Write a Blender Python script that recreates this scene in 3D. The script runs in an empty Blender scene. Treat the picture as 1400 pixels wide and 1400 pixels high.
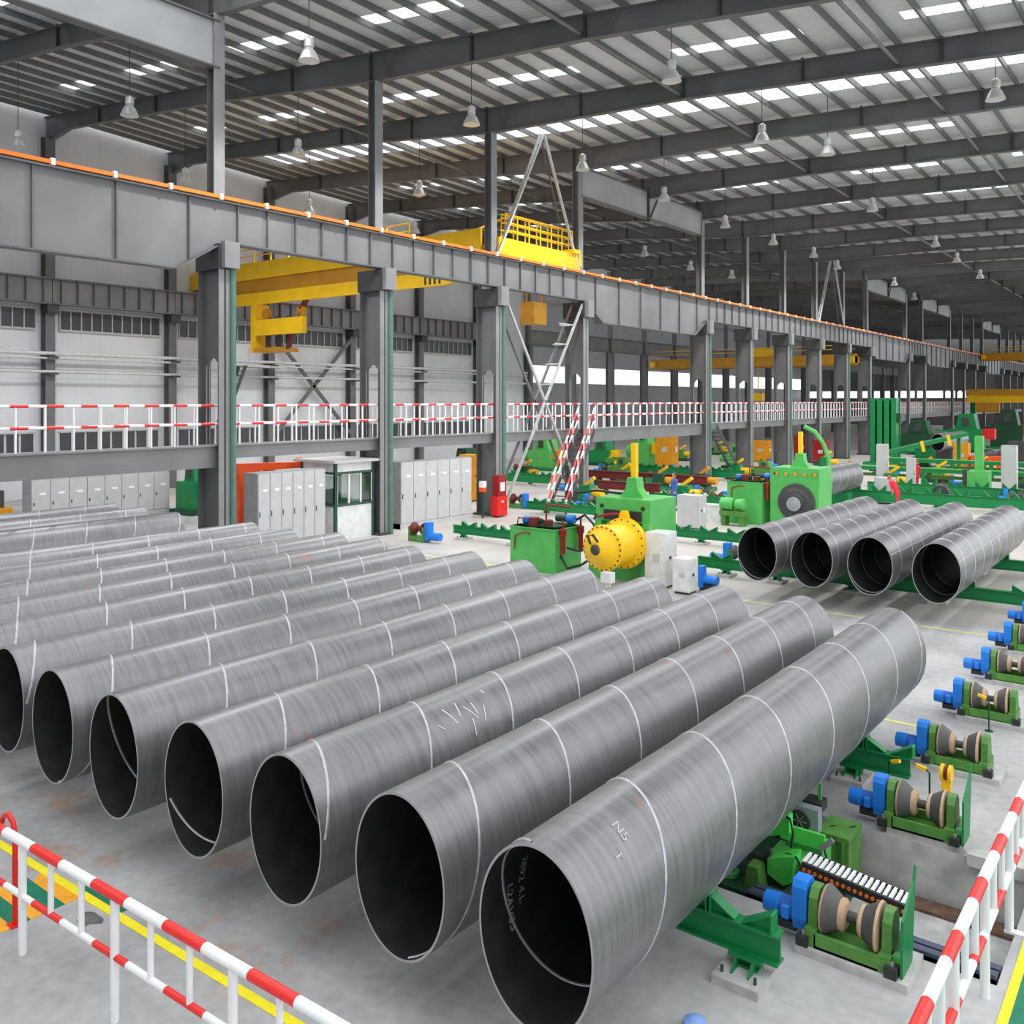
import bpy, math, random
from mathutils import Vector, Matrix
random.seed(7)
SC = bpy.context.scene
COL = SC.collection
PI = math.pi
# ------------------------------------------------------------------ camera, daylight, exposure
F_PX = 1225.0
cam_d = bpy.data.cameras.new('camera'); cam = bpy.data.objects.new('camera', cam_d); COL.objects.link(cam)
cam_d.sensor_width = 36.0; cam_d.lens = F_PX / 1400 * 36.0; cam_d.shift_y = -152.0 / 1400
cam_d.clip_end = 1000
cam.location = (0, 0, 6.7); cam.rotation_euler = (PI / 2, 0, math.atan(943 / F_PX))
SC.camera = cam
W = bpy.data.worlds.new('overcast'); SC.world = W; W.use_nodes = True
W.node_tree.nodes['Background'].inputs[0].default_value = (0.95, 0.98, 1.0, 1)
W.node_tree.nodes['Background'].inputs[1].default_value = 1.5
SC.view_settings.view_transform = 'Standard'; SC.view_settings.look = 'None'
SC.view_settings.gamma = 1.0; SC.view_settings.use_curve_mapping = False
SC.view_settings.exposure = 0.45
LAMP_W = 1900.0

# ------------------------------------------------------------------ materials
def srgb(r, g, b):
    f = lambda c: (c / 255 / 12.92) if c / 255 <= 0.04045 else ((c / 255 + 0.055) / 1.055) ** 2.4
    return (f(r), f(g), f(b), 1)
def new_mat(name):
    m = bpy.data.materials.new(name); m.use_nodes = True
    return m, m.node_tree.nodes, m.node_tree.links, m.node_tree.nodes['Principled BSDF']
def mat(name, col, rough=0.55, metal=0.0, var=0.12, scale=3.0, bump=0.0, spec=0.4):
    m, N, L, p = new_mat(name)
    p.inputs['Roughness'].default_value = rough; p.inputs['Metallic'].default_value = metal
    p.inputs['Specular IOR Level'].default_value = spec
    if var:
        tc = N.new('ShaderNodeTexCoord'); nz = N.new('ShaderNodeTexNoise'); nz.inputs['Scale'].default_value = scale
        nz.inputs['Detail'].default_value = 5
        L.new(tc.outputs['Object'], nz.inputs['Vector'])
        cr = N.new('ShaderNodeValToRGB'); cr.color_ramp.elements[0].position = .3; cr.color_ramp.elements[1].position = .7
        cr.color_ramp.elements[0].color = tuple(max(0, c * (1 - var)) for c in col[:3]) + (1,)
        cr.color_ramp.elements[1].color = tuple(min(1, c * (1 + var)) for c in col[:3]) + (1,)
        L.new(nz.outputs['Fac'], cr.inputs[0]); L.new(cr.outputs[0], p.inputs['Base Color'])
        if bump:
            b = N.new('ShaderNodeBump'); b.inputs['Strength'].default_value = bump; b.inputs['Distance'].default_value = .02
            L.new(nz.outputs['Fac'], b.inputs['Height']); L.new(b.outputs[0], p.inputs['Normal'])
    else:
        p.inputs['Base Color'].default_value = col
    return m
def stripe_mat(name, axis, period, duty=0.42, a=srgb(235, 40, 35), b=srgb(245, 245, 245), phase=0.0):
    m, N, L, p = new_mat(name); p.inputs['Roughness'].default_value = .4
    tc = N.new('ShaderNodeTexCoord'); sp = N.new('ShaderNodeSeparateXYZ'); L.new(tc.outputs['Object'], sp.inputs[0])
    ad = N.new('ShaderNodeMath'); ad.operation = 'ADD'; ad.inputs[1].default_value = 1000 * period + phase
    mo = N.new('ShaderNodeMath'); mo.operation = 'MODULO'; mo.inputs[1].default_value = period
    lt = N.new('ShaderNodeMath'); lt.operation = 'LESS_THAN'; lt.inputs[1].default_value = period * duty
    mx = N.new('ShaderNodeMix'); mx.data_type = 'RGBA'; mx.inputs[6].default_value = b; mx.inputs[7].default_value = a
    L.new(sp.outputs[axis], ad.inputs[0]); L.new(ad.outputs[0], mo.inputs[0]); L.new(mo.outputs[0], lt.inputs[0])
    L.new(lt.outputs[0], mx.inputs[0]); L.new(mx.outputs[2], p.inputs['Base Color'])
    return m
def pipe_mat():
    m, N, L, p = new_mat('bare_pipe_steel')
    tc = N.new('ShaderNodeTexCoord'); oi = N.new('ShaderNodeObjectInfo')
    mp = N.new('ShaderNodeMapping'); mp.inputs['Scale'].default_value = (.5, 7, .5)
    sc = N.new('ShaderNodeVectorMath'); sc.operation = 'SCALE'; sc.inputs[0].default_value = (37, 91, 53)
    L.new(oi.outputs['Random'], sc.inputs['Scale'])
    av = N.new('ShaderNodeVectorMath'); L.new(tc.outputs['Object'], av.inputs[0]); L.new(sc.outputs[0], av.inputs[1])
    L.new(av.outputs[0], mp.inputs['Vector'])
    n1 = N.new('ShaderNodeTexNoise'); n1.inputs['Scale'].default_value = 2.2; n1.inputs['Detail'].default_value = 6; L.new(mp.outputs[0], n1.inputs['Vector'])
    mp2 = N.new('ShaderNodeMapping'); mp2.inputs['Scale'].default_value = (3, .35, 3); L.new(av.outputs[0], mp2.inputs['Vector'])
    n2 = N.new('ShaderNodeTexNoise'); n2.inputs['Scale'].default_value = 1.6; n2.inputs['Detail'].default_value = 4; L.new(mp2.outputs[0], n2.inputs['Vector'])
    ad = N.new('ShaderNodeMath'); ad.operation = 'MULTIPLY_ADD'; ad.inputs[1].default_value = .6
    L.new(n2.outputs['Fac'], ad.inputs[0]); L.new(n1.outputs['Fac'], ad.inputs[2])
    cr = N.new('ShaderNodeValToRGB'); E = cr.color_ramp.elements
    E[0].position = .5; E[0].color = (.15, .15, .152, 1); E[1].position = 1.05; E[1].color = (.24, .24, .245, 1)
    L.new(ad.outputs[0], cr.inputs[0])
    n3 = N.new('ShaderNodeTexNoise'); n3.inputs['Scale'].default_value = 1.7; n3.inputs['Detail'].default_value = 3; L.new(av.outputs[0], n3.inputs['Vector'])
    r3 = N.new('ShaderNodeValToRGB'); r3.color_ramp.elements[0].position = .70; r3.color_ramp.elements[0].color = (0, 0, 0, 1)
    r3.color_ramp.elements[1].position = .76; r3.color_ramp.elements[1].color = (.55, .55, .55, 1)
    L.new(n3.outputs['Fac'], r3.inputs[0])
    mx = N.new('ShaderNodeMix'); mx.data_type = 'RGBA'; mx.inputs[7].default_value = srgb(165, 105, 85)
    L.new(r3.outputs[0], mx.inputs[0]); L.new(cr.outputs[0], mx.inputs[6]); L.new(mx.outputs[2], p.inputs['Base Color'])
    p.inputs['Metallic'].default_value = .55
    rr = N.new('ShaderNodeMapRange'); rr.inputs[3].default_value = .27; rr.inputs[4].default_value = .5
    L.new(n1.outputs['Fac'], rr.inputs[0]); L.new(rr.outputs[0], p.inputs['Roughness'])
    b = N.new('ShaderNodeBump'); b.inputs['Strength'].default_value = .12; b.inputs['Distance'].default_value = .01
    L.new(n1.outputs['Fac'], b.inputs['Height']); L.new(b.outputs[0], p.inputs['Normal'])
    return m
def floor_mat():
    m, N, L, p = new_mat('concrete_floor')
    tc = N.new('ShaderNodeTexCoord')
    n1 = N.new('ShaderNodeTexNoise'); n1.inputs['Scale'].default_value = .35; n1.inputs['Detail'].default_value = 8; L.new(tc.outputs['Object'], n1.inputs['Vector'])
    n2 = N.new('ShaderNodeTexNoise'); n2.inputs['Scale'].default_value = 6; n2.inputs['Detail'].default_value = 6; L.new(tc.outputs['Object'], n2.inputs['Vector'])
    ad = N.new('ShaderNodeMath'); ad.operation = 'MULTIPLY_ADD'; ad.inputs[1].default_value = .35
    L.new(n2.outputs['Fac'], ad.inputs[0]); L.new(n1.outputs['Fac'], ad.inputs[2])
    cr = N.new('ShaderNodeValToRGB'); E = cr.color_ramp.elements
    E[0].position = .5; E[0].color = (.31, .31, .31, 1); E[1].position = .85; E[1].color = (.53, .525, .52, 1)
    L.new(ad.outputs[0], cr.inputs[0])
    # rust dust near the pipe rack
    n3 = N.new('ShaderNodeTexNoise'); n3.inputs['Scale'].default_value = 1.3; n3.inputs['Detail'].default_value = 7; n3.inputs['Roughness'].default_value = .65
    L.new(tc.outputs['Object'], n3.inputs['Vector'])
    r3 = N.new('ShaderNodeValToRGB'); r3.color_ramp.elements[0].position = .53; r3.color_ramp.elements[0].color = (0, 0, 0, 1)
    r3.color_ramp.elements[1].position = .63; r3.color_ramp.elements[1].color = (.5, .5, .5, 1); L.new(n3.outputs['Fac'], r3.inputs[0])
    mx = N.new('ShaderNodeMix'); mx.data_type = 'RGBA'; mx.inputs[7].default_value = srgb(176, 132, 100)
    sp = N.new('ShaderNodeSeparateXYZ'); L.new(tc.outputs['Object'], sp.inputs[0])
    def band(sock, a, b):
        q = N.new('ShaderNodeMapRange'); q.interpolation_type = 'SMOOTHSTEP'; q.inputs[1].default_value = a; q.inputs[2].default_value = b; L.new(sock, q.inputs[0]); return q.outputs[0]
    def mul(a, b):
        q = N.new('ShaderNodeMath'); q.operation = 'MULTIPLY'; L.new(a, q.inputs[0])
        if hasattr(b, 'node'): L.new(b, q.inputs[1])
        else: q.inputs[1].default_value = b
        return q.outputs[0]
    rust = mul(mul(band(sp.outputs[1], 5.4, 6.4), band(sp.outputs[1], 9.5, 7.5)), band(sp.outputs[0], -6.5, -9.5))
    L.new(mul(r3.outputs[0], rust), mx.inputs[0]); L.new(cr.outputs[0], mx.inputs[6])
    # beige floor paint in the machine hall
    m2 = N.new('ShaderNodeMix'); m2.data_type = 'RGBA'; m2.inputs[7].default_value = srgb(205, 196, 186)
    L.new(mul(band(sp.outputs[1], 29, 31), .55), m2.inputs[0]); L.new(mx.outputs[2], m2.inputs[6]); L.new(m2.outputs[2], p.inputs['Base Color'])
    p.inputs['Roughness'].default_value = .5; p.inputs['Specular IOR Level'].default_value = .35
    b = N.new('ShaderNodeBump'); b.inputs['Strength'].default_value = .08; L.new(n2.outputs['Fac'], b.inputs['Height']); L.new(b.outputs[0], p.inputs['Normal'])
    return m
def sheet_mat(name, col, axis, period, depth=.25):
    """corrugated sheet: fine ribs as relief only"""
    m, N, L, p = new_mat(name)
    tc = N.new('ShaderNodeTexCoord'); sp = N.new('ShaderNodeSeparateXYZ'); L.new(tc.outputs['Object'], sp.inputs[0])
    mu = N.new('ShaderNodeMath'); mu.operation = 'MULTIPLY'; mu.inputs[1].default_value = 2 * PI / period; L.new(sp.outputs[axis], mu.inputs[0])
    si = N.new('ShaderNodeMath'); si.operation = 'SINE'; L.new(mu.outputs[0], si.inputs[0])
    b = N.new('ShaderNodeBump'); b.inputs['Strength'].default_value = depth; b.inputs['Distance'].default_value = .04; L.new(si.outputs[0], b.inputs['Height'])
    L.new(b.outputs[0], p.inputs['Normal'])
    nz = N.new('ShaderNodeTexNoise'); nz.inputs['Scale'].default_value = .5; L.new(tc.outputs['Object'], nz.inputs['Vector'])
    cr = N.new('ShaderNodeValToRGB'); cr.color_ramp.elements[0].color = tuple(c * .85 for c in col[:3]) + (1,); cr.color_ramp.elements[1].color = tuple(min(1, c * 1.12) for c in col[:3]) + (1,)
    L.new(nz.outputs['Fac'], cr.inputs[0]); L.new(cr.outputs[0], p.inputs['Base Color']); p.inputs['Roughness'].default_value = .5
    return m
def skylight_mat():
    m, N, L, p = new_mat('translucent_skylight')
    t = N.new('ShaderNodeBsdfTranslucent'); t.inputs[0].default_value = (.95, .96, .97, 1)
    L.new(t.outputs[0], N['Material Output'].inputs[0])
    return m
def glass_mat():
    m, N, L, p = new_mat('window_glass')
    t = N.new('ShaderNodeBsdfTransparent'); t.inputs[0].default_value = (.72, .82, .80, 1)
    g = N.new('ShaderNodeBsdfGlossy'); g.inputs['Roughness'].default_value = .05
    x = N.new('ShaderNodeMixShader'); x.inputs[0].default_value = .14
    L.new(t.outputs[0], x.inputs[1]); L.new(g.outputs[0], x.inputs[2]); L.new(x.outputs[0], N['Material Output'].inputs[0])
    return m
M = dict(
    pipe=pipe_mat(), pipe_in=mat('pipe_inner_scale_shade', (.022, .022, .022, 1), .6, .2, .35, 4),  # inner mill scale, darkened further for the shade inside the bore
    weld=mat('weld_seam_metal', (.46, .455, .49, 1), .4, .4, .2, 9), rim=mat('cut_pipe_rim', (.42, .42, .44, 1), .4, .5),
    chalk=mat('chalk', (.75, .77, .8, 1), .9, 0, 0), faint=mat('faint_chalk', (.42, .42, .44, 1), .9, 0, 0), floor=floor_mat(), concrete=mat('plinth_concrete', (.50, .495, .48, 1), .8, 0, .2, 4, .2),
    pit=mat('pit_concrete', (.50, .495, .49, 1), .85, 0, .3, 2.5, .3), yellowline=mat('yellow_floor_paint', srgb(250, 232, 40), .55, 0, .06, 8),
    paleline=mat('worn_yellow_line', srgb(226, 224, 120), .7, 0, .15, 5), hazard_o=mat('orange_floor_paint', srgb(243, 168, 40), .6, 0, .1, 6),
    hazard_g=mat('green_floor_paint', srgb(28, 120, 92), .6, 0, .15, 6),
    white=mat('white_enamel', (.86, .87, .88, 1), .35, 0, .04), red=mat('red_enamel', srgb(222, 38, 34), .4, 0, .08),
    strx=stripe_mat('red_white_bands_along_x', 0, 1.345, .485, phase=2.05), stry=stripe_mat('red_white_bands_along_y', 1, 1.26, .42, phase=.72), strw=stripe_mat('red_white_bands_walkway', 1, 1.25, .5),
    strz=stripe_mat('red_white_bands_steep', 2, .9, .5),
    col=mat('grey_column_paint', (.125, .125, .127, 1), .5, 0, .1, .8), colf=mat('grey_lit_flange', (.24, .24, .242, 1), .5, 0, .1, .8),
    girder=mat('grey_girder_paint', (.19, .19, .192, 1), .5, 0, .12, .6), beam=mat('grey_beam_paint', (.135, .135, .137, 1), .5, 0, .15, .6), beamd=mat('dark_beam_edge', (.05, .05, .05, 1), .6),
    teal=mat('teal_downpipe', srgb(86, 120, 108), .5), sheet=sheet_mat('roof_sheet', (.66, .68, .71, 1), 1, .3), wall=sheet_mat('wall_sheet', (.61, .62, .635, 1), 1, .45, .15),
    purlin=mat('galvanised_purlin', (.17, .17, .17, 1), .5, .2), sky=skylight_mat(), glass=glass_mat(),
    orange=mat('orange_conductor', srgb(245, 125, 40), .45, 0, .06), porcelain=mat('white_insulator', (.8, .8, .78, 1), .3),
    cy=mat('crane_yellow', srgb(242, 192, 18), .45, 0, .08, 1), cyd=mat('crane_mustard', srgb(190, 135, 30), .5, 0, .15, 1),
    green=mat('machine_green', srgb(88, 182, 92), .42, 0, .1, 2), dgreen=mat('girder_green', srgb(20, 128, 70), .42, 0, .1, 3), ogreen=mat('olive_green', srgb(84, 138, 62), .45, 0, .2, 5),
    lime=mat('lime_green', srgb(88, 220, 92), .4, 0, .1, 5), bgreen=mat('dark_bottle_green', srgb(22, 70, 45), .5),
    blue=mat('motor_blue', srgb(36, 130, 232), .38, 0, .08, 4), fin=mat('motor_fin_blue', srgb(36, 100, 190), .5, 0, .15, 9), black=mat('black_rubber', (.03, .03, .03, 1), .55), dark=mat('dark_steel', (.07, .07, .07, 1), .5, .3),
    tan=mat('tan_worn_rim', srgb(190, 160, 130), .6, 0, .15, 6), rubber=mat('roller_rubber', (.085, .08, .08, 1), .55, 0, .2, 5), brown=mat('oxide_red_steel', srgb(110, 40, 36), .6),
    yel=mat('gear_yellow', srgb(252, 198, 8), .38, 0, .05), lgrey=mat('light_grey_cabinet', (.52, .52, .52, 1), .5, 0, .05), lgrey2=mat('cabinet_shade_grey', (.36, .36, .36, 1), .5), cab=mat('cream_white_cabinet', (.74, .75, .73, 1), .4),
    steel=mat('plain_steel', (.38, .39, .40, 1), .4, .6), fan=mat('fan_grey', (.30, .33, .37, 1), .45), orangep=mat('orange_paint', srgb(238, 85, 30), .45), amber=mat('amber_cabinet', srgb(222, 150, 20), .5),
    lamp=mat('lamp_aluminium', (.72, .72, .70, 1), .3, .4), skin=mat('skin', srgb(205, 150, 120), .6), hair=mat('dark_hair', (.02, .018, .015, 1), .6), redc=mat('red_workwear', srgb(222, 40, 60), .8), bluec=mat('blue_workwear', srgb(70, 100, 175), .8), bootc=mat('work_boots', (.03, .03, .03, 1), .6),
    dwin=mat('dark_pane', (.06, .065, .07, 1), .2), frame=mat('window_frame_grey', (.42, .42, .42, 1), .5), tray=mat('cable_tray', (.55, .55, .55, 1), .45), booth=mat('booth_panel', (.72, .73, .72, 1), .5), boothg=mat('booth_green_trim', srgb(50, 84, 72), .5),
    rust=mat('rusty_steel', srgb(112, 86, 72), .8, 0, .45, 5), jack=mat('jack_girder_paint', (.36, .365, .37, 1), .5, 0, .1, .6), stain=mat('oil_stain', (.14, .14, .14, 1), .6, 0, .3, 6), paleblue=mat('pale_blue_cap', srgb(130, 165, 225), .5, 0, .1), cable=mat('black_cable', (.02, .02, .02, 1), .5), red2=mat('dark_red_cylinder', srgb(150, 30, 32), .4), navy=mat('blue_grey_channel', srgb(70, 80, 98), .5, .2),
)

# ------------------------------------------------------------------ mesh helpers
class MB:
    def __init__(s): s.v = []; s.f = []; s.m = []; s.s = []
    def add(s, vs, fs, mi=0, sm=False):
        b = len(s.v); s.v += [tuple(v) for v in vs]
        for f in fs: s.f.append(tuple(i + b for i in f)); s.m.append(mi); s.s.append(sm)
        return s
    def box(s, x0, x1, y0, y1, z0, z1, mi=0):
        vs = [(x, y, z) for z in (z0, z1) for y in (y0, y1) for x in (x0, x1)]
        return s.add(vs, [(0, 2, 3, 1), (4, 5, 7, 6), (0, 1, 5, 4), (2, 6, 7, 3), (0, 4, 6, 2), (1, 3, 7, 5)], mi)
    def bar(s, p0, p1, w, h, mi=0, up=(0, 0, 1)):
        """rectangular bar from p0 to p1: w across, h along 'up'"""
        p0 = Vector(p0); p1 = Vector(p1); d = (p1 - p0).normalized(); u = Vector(up)
        a = d.cross(u)
        if a.length < 1e-4: a = d.cross(Vector((1, 0, 0)))
        a.normalize(); u = a.cross(d).normalized(); a *= w / 2; u *= h / 2
        vs = [p + i * a + j * u for p in (p0, p1) for j in (-1, 1) for i in (-1, 1)]
        return s.add(vs, [(0, 1, 3, 2), (4, 6, 7, 5), (0, 4, 5, 1), (2, 3, 7, 6), (0, 2, 6, 4), (1, 5, 7, 3)], mi)
    def cyl(s, p0, p1, r0, r1=None, n=12, mi=0, cap=True):
        r1 = r0 if r1 is None else r1
        p0 = Vector(p0); p1 = Vector(p1); d = (p1 - p0).normalized()
        a = d.cross(Vector((0, 0, 1)))
        if a.length < 1e-4: a = Vector((1, 0, 0))
        a.normalize(); b = d.cross(a)
        vs = []
        for p, r in ((p0, r0), (p1, r1)):
            for i in range(n): t = 2 * PI * i / n; vs.append(p + a * r * math.cos(t) + b * r * math.sin(t))
        s.add(vs, [(i, (i + 1) % n, n + (i + 1) % n, n + i) for i in range(n)], mi, True)
        if cap: s.add(vs[:n], [tuple(range(n - 1, -1, -1))], mi); s.add(vs[n:], [tuple(range(n))], mi)
        return s
    def tube(s, pts, r, n=8, mi=0):
        P = [Vector(p) for p in pts]; rings = []; pa = None
        for i, p in enumerate(P):
            d = (P[min(i + 1, len(P) - 1)] - P[max(i - 1, 0)]).normalized()
            a = d.cross(Vector((0, 0, 1))) if pa is None else (pa - d * pa.dot(d))
            if a.length < 1e-3: a = d.cross(Vector((1, 0, 0)))
            a.normalize(); pa = a; b = d.cross(a)
            rings.append([p + a * r * math.cos(2 * PI * k / n) + b * r * math.sin(2 * PI * k / n) for k in range(n)])
        vs = [v for q in rings for v in q]
        fs = [(i * n + k, i * n + (k + 1) % n, (i + 1) * n + (k + 1) % n, (i + 1) * n + k) for i in range(len(P) - 1) for k in range(n)]
        s.add(vs, fs, mi, True); s.add(rings[0], [tuple(range(n - 1, -1, -1))], mi); s.add(rings[-1], [tuple(range(n))], mi)
        return s
    def lathe(s, prof, c, axis, n=24, mi=0):
        """prof: (along, radius[, material]) about the line through c along axis 0/1/2; radius may be (r_a, r_b) for ovals"""
        vs = []
        o = [1, 2] if axis == 0 else ([0, 2] if axis == 1 else [0, 1])
        for q in prof:
            for i in range(n):
                t = 2 * PI * i / n; p = [c[0], c[1], c[2]]; p[axis] += q[0]
                p[o[0]] += q[1] * math.sin(t); p[o[1]] += q[1] * math.cos(t); vs.append(p)
        for j in range(len(prof) - 1):
            m_ = prof[j][2] if len(prof[j]) > 2 else mi
            s.add(vs[j * n:(j + 2) * n], [(i, (i + 1) % n, n + (i + 1) % n, n + i) for i in range(n)], m_, True)
        for j, q in ((0, prof[0]), (len(prof) - 1, prof[-1])):
            if q[1] > 1e-4: s.add(vs[j * n:(j + 1) * n], [tuple(range(n))], (q[2] if len(q) > 2 else mi))
        return s
    def prism(s, poly, axis, a, b, mi=0):
        """poly in the two other axes (in x,y,z order), extruded from a to b along axis"""
        n = len(poly); vs = []
        for t in (a, b):
            for p in poly: q = list(p); q.insert(axis, t); vs.append(q)
        s.add(vs, [tuple(range(n - 1, -1, -1)), tuple(range(n, 2 * n))] + [(i, (i + 1) % n, n + (i + 1) % n, n + i) for i in range(n)], mi)
        return s
    def build(s, name, mats, parent=None, kind=None):
        off = Vector(parent_loc(parent)) if parent else Vector((0, 0, 0))
        me = bpy.data.meshes.new(name)
        me.from_pydata([Vector(v) - off for v in s.v], [], s.f)
        for m in (mats if isinstance(mats, (list, tuple)) else [mats]): me.materials.append(M[m] if isinstance(m, str) else m)
        me.polygons.foreach_set('material_index', s.m); me.polygons.foreach_set('use_smooth', s.s)
        me.update()
        import bmesh
        bm = bmesh.new(); bm.from_mesh(me); bmesh.ops.recalc_face_normals(bm, faces=bm.faces); bm.to_mesh(me); bm.free()
        o = bpy.data.objects.new(name, me); COL.objects.link(o)
        if parent: o.parent = parent
        if kind: o['kind'] = kind
        return o
def parent_loc(p):
    l = Vector((0, 0, 0))
    while p: l += p.location; p = p.parent
    return l
def thing(name, label, cat, loc, group=None):
    o = bpy.data.objects.new(name, None); COL.objects.link(o); o.location = loc; o.empty_display_size = .2
    o['label'] = label; o['category'] = cat
    if group: o['group'] = group
    return o
def tag(o, label, cat, group=None, kind=None):
    o['label'] = label; o['category'] = cat
    if group: o['group'] = group
    if kind: o['kind'] = kind
    return o
def dup(root, loc, label=None, group=None):
    r = root.copy(); COL.objects.link(r); r.location = loc
    if label: r['label'] = label
    if group: r['group'] = group
    for ch in list(root.children):
        c = ch.copy(); COL.objects.link(c); c.parent = r
        for g in list(ch.children):
            d = g.copy(); COL.objects.link(d); d.parent = c
    return r
ORD = ['first', 'second', 'third', 'fourth', 'fifth', 'sixth', 'seventh', 'eighth', 'ninth', 'tenth', 'eleventh', 'twelfth', 'thirteenth', 'fourteenth', 'fifteenth', 'sixteenth', 'seventeenth', 'eighteenth', 'nineteenth', 'twentieth', 'twenty-first', 'twenty-second', 'twenty-third', 'twenty-fourth', 'twenty-fifth', 'twenty-sixth', 'twenty-seventh', 'twenty-eighth', 'twenty-ninth', 'thirtieth']
def piece(name, verts_mb, mats, parent, n_copies=None): return verts_mb.build(name, mats, parent)
def repeat(o, offsets, parent):
    """copies of the part o shifted by offsets, sharing its mesh"""
    for d in offsets:
        c = o.copy(); COL.objects.link(c); c.parent = parent; c.location = o.location + Vector(d)

# ------------------------------------------------------------------ frames of the hall
FY = [22.4 + 9.25 * k for k in range(-2, 27)]          # index i -> k = i-2
def lerp_list(L, k):
    k = max(0, min(len(L) - 1.0001, k)); i = int(k); return L[i] + (L[min(i + 1, len(L) - 1)] - L[i]) * (k - i)
ZT = [24.45, 24.25, 23.85, 23.5, 23.3, 23.2, 23.1]      # top of the beams over the column row, frame by frame
MR = [-.085, -.08, -.055, -.028, -.022, -.02, -.02]
ML = [-.07, -.068, -.066, -.064, -.06, -.06, -.05, -.05, -.04, -.03]
def yy(x, Y): return Y + .07 * (x + 33)                 # the frames stand slightly askew to the aisle
def zt(X, Y):
    k = (Y - 22.4) / 9.25
    return lerp_list(ZT, k) + (-.32 * k if k < 0 else 0) + (lerp_list(MR, k) if X > -33 else lerp_list(ML, k)) * (X + 33)
def bd(X): return 1.05 + .40 * max(0.0, 1 - abs(X + 33) / 12)
def zb(X, Y): return zt(X, Y) - bd(X)                   # underside of the roof beams
def zs(X, Y): return zt(X, Y) + .32                     # underside of the sheet
XC, XW = -33.0, -63.0
K_COL = [0, 1, 2, 3, 5, 6, 7, 8, 9, 10, 12, 13, 15, 16, 17, 18, 20, 21, 22, 23, 24]
yk = lambda k: 22.4 + 9.25 * k

# ------------------------------------------------------------------ floor and pit
PX0, PX1, PY0, PY1, PZ = -9.0, -1.86, 11.52, 14.52, -.85
fl = MB()
xs = [-150, PX0, PX1, 30]; ys = [-20, PY0, PY1, 300]
for i in range(3):
    for j in range(3):
        if i == 1 and j == 1: continue
        fl.add([(xs[i], ys[j], 0), (xs[i + 1], ys[j], 0), (xs[i + 1], ys[j + 1], 0), (xs[i], ys[j + 1], 0)], [(0, 1, 2, 3)])
floor = fl.build('floor', 'floor'); floor['kind'] = 'structure'
pit = MB().add([(PX0, PY0, PZ), (PX1, PY0, PZ), (PX1, PY1, PZ), (PX0, PY1, PZ), (PX0, PY0, 0), (PX1, PY0, 0), (PX1, PY1, 0), (PX0, PY1, 0)],
               [(0, 1, 2, 3), (0, 4, 5, 1), (1, 5, 6, 2), (2, 6, 7, 3), (3, 7, 4, 0)]).build('pit_lining', ['pit'], floor)
MB().box(-5.2, -2.05, 14.16, 14.49, PZ + .005, PZ + .05).build('rusty_channel', 'rust', floor)
MB().box(-2.72, PX1, 14.44, 14.68, -.10, .08).build('pit_kerb', 'concrete', floor)
MB().prism([(-18, 5.84), (-5.5, 6.22), (-5.5, 6.34), (-18, 5.96)], 2, .004, .008).build('yellow_line', 'yellowline', floor)
MB().prism([(-12.2, 6.14), (-11.2, 6.17), (-11.2, 6.27), (-12.2, 6.24)], 2, .003, .007).build('green_line', 'hazard_g', floor)
for i in range(8):
    y0 = 6.04 - .22 * (i + 1)
    MB().prism([(-13.1 - (.0 if i > 1 else -.2), y0), (-11.98, y0), (-11.98, y0 + .22), (-13.1, y0 + .22)], 2, .002, .004).build('hazard_stripe', 'hazard_g' if i % 2 else 'hazard_o', floor)
MB().box(-1.75, -1.65, 6.3, 60, .004, .010).build('yellow_line', 'yellowline', floor)
MB().box(-1.65, 3, 6.3, 60, .003, .006).build('green_walkway_paint', 'hazard_g', floor)
MB().box(-30, -4.9, 28.48, 28.58, .003, .006).build('pale_yellow_line', 'paleline', floor)
MB().box(-5.9, -4.6, 19.65, 19.75, .003, .006).build('pale_yellow_line', 'paleline', floor)

st = MB(); st.add([(-11.38 + (.16 + .05 * math.sin(3 * a) + .03 * math.sin(7 * a)) * math.cos(a), 5.84 + (.17 + .05 * math.cos(2 * a)) * math.sin(a), .0025) for a in [2 * PI * i / 24 for i in range(24)]], [tuple(range(24))])
st.build('oil_stain', 'stain', floor)
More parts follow.
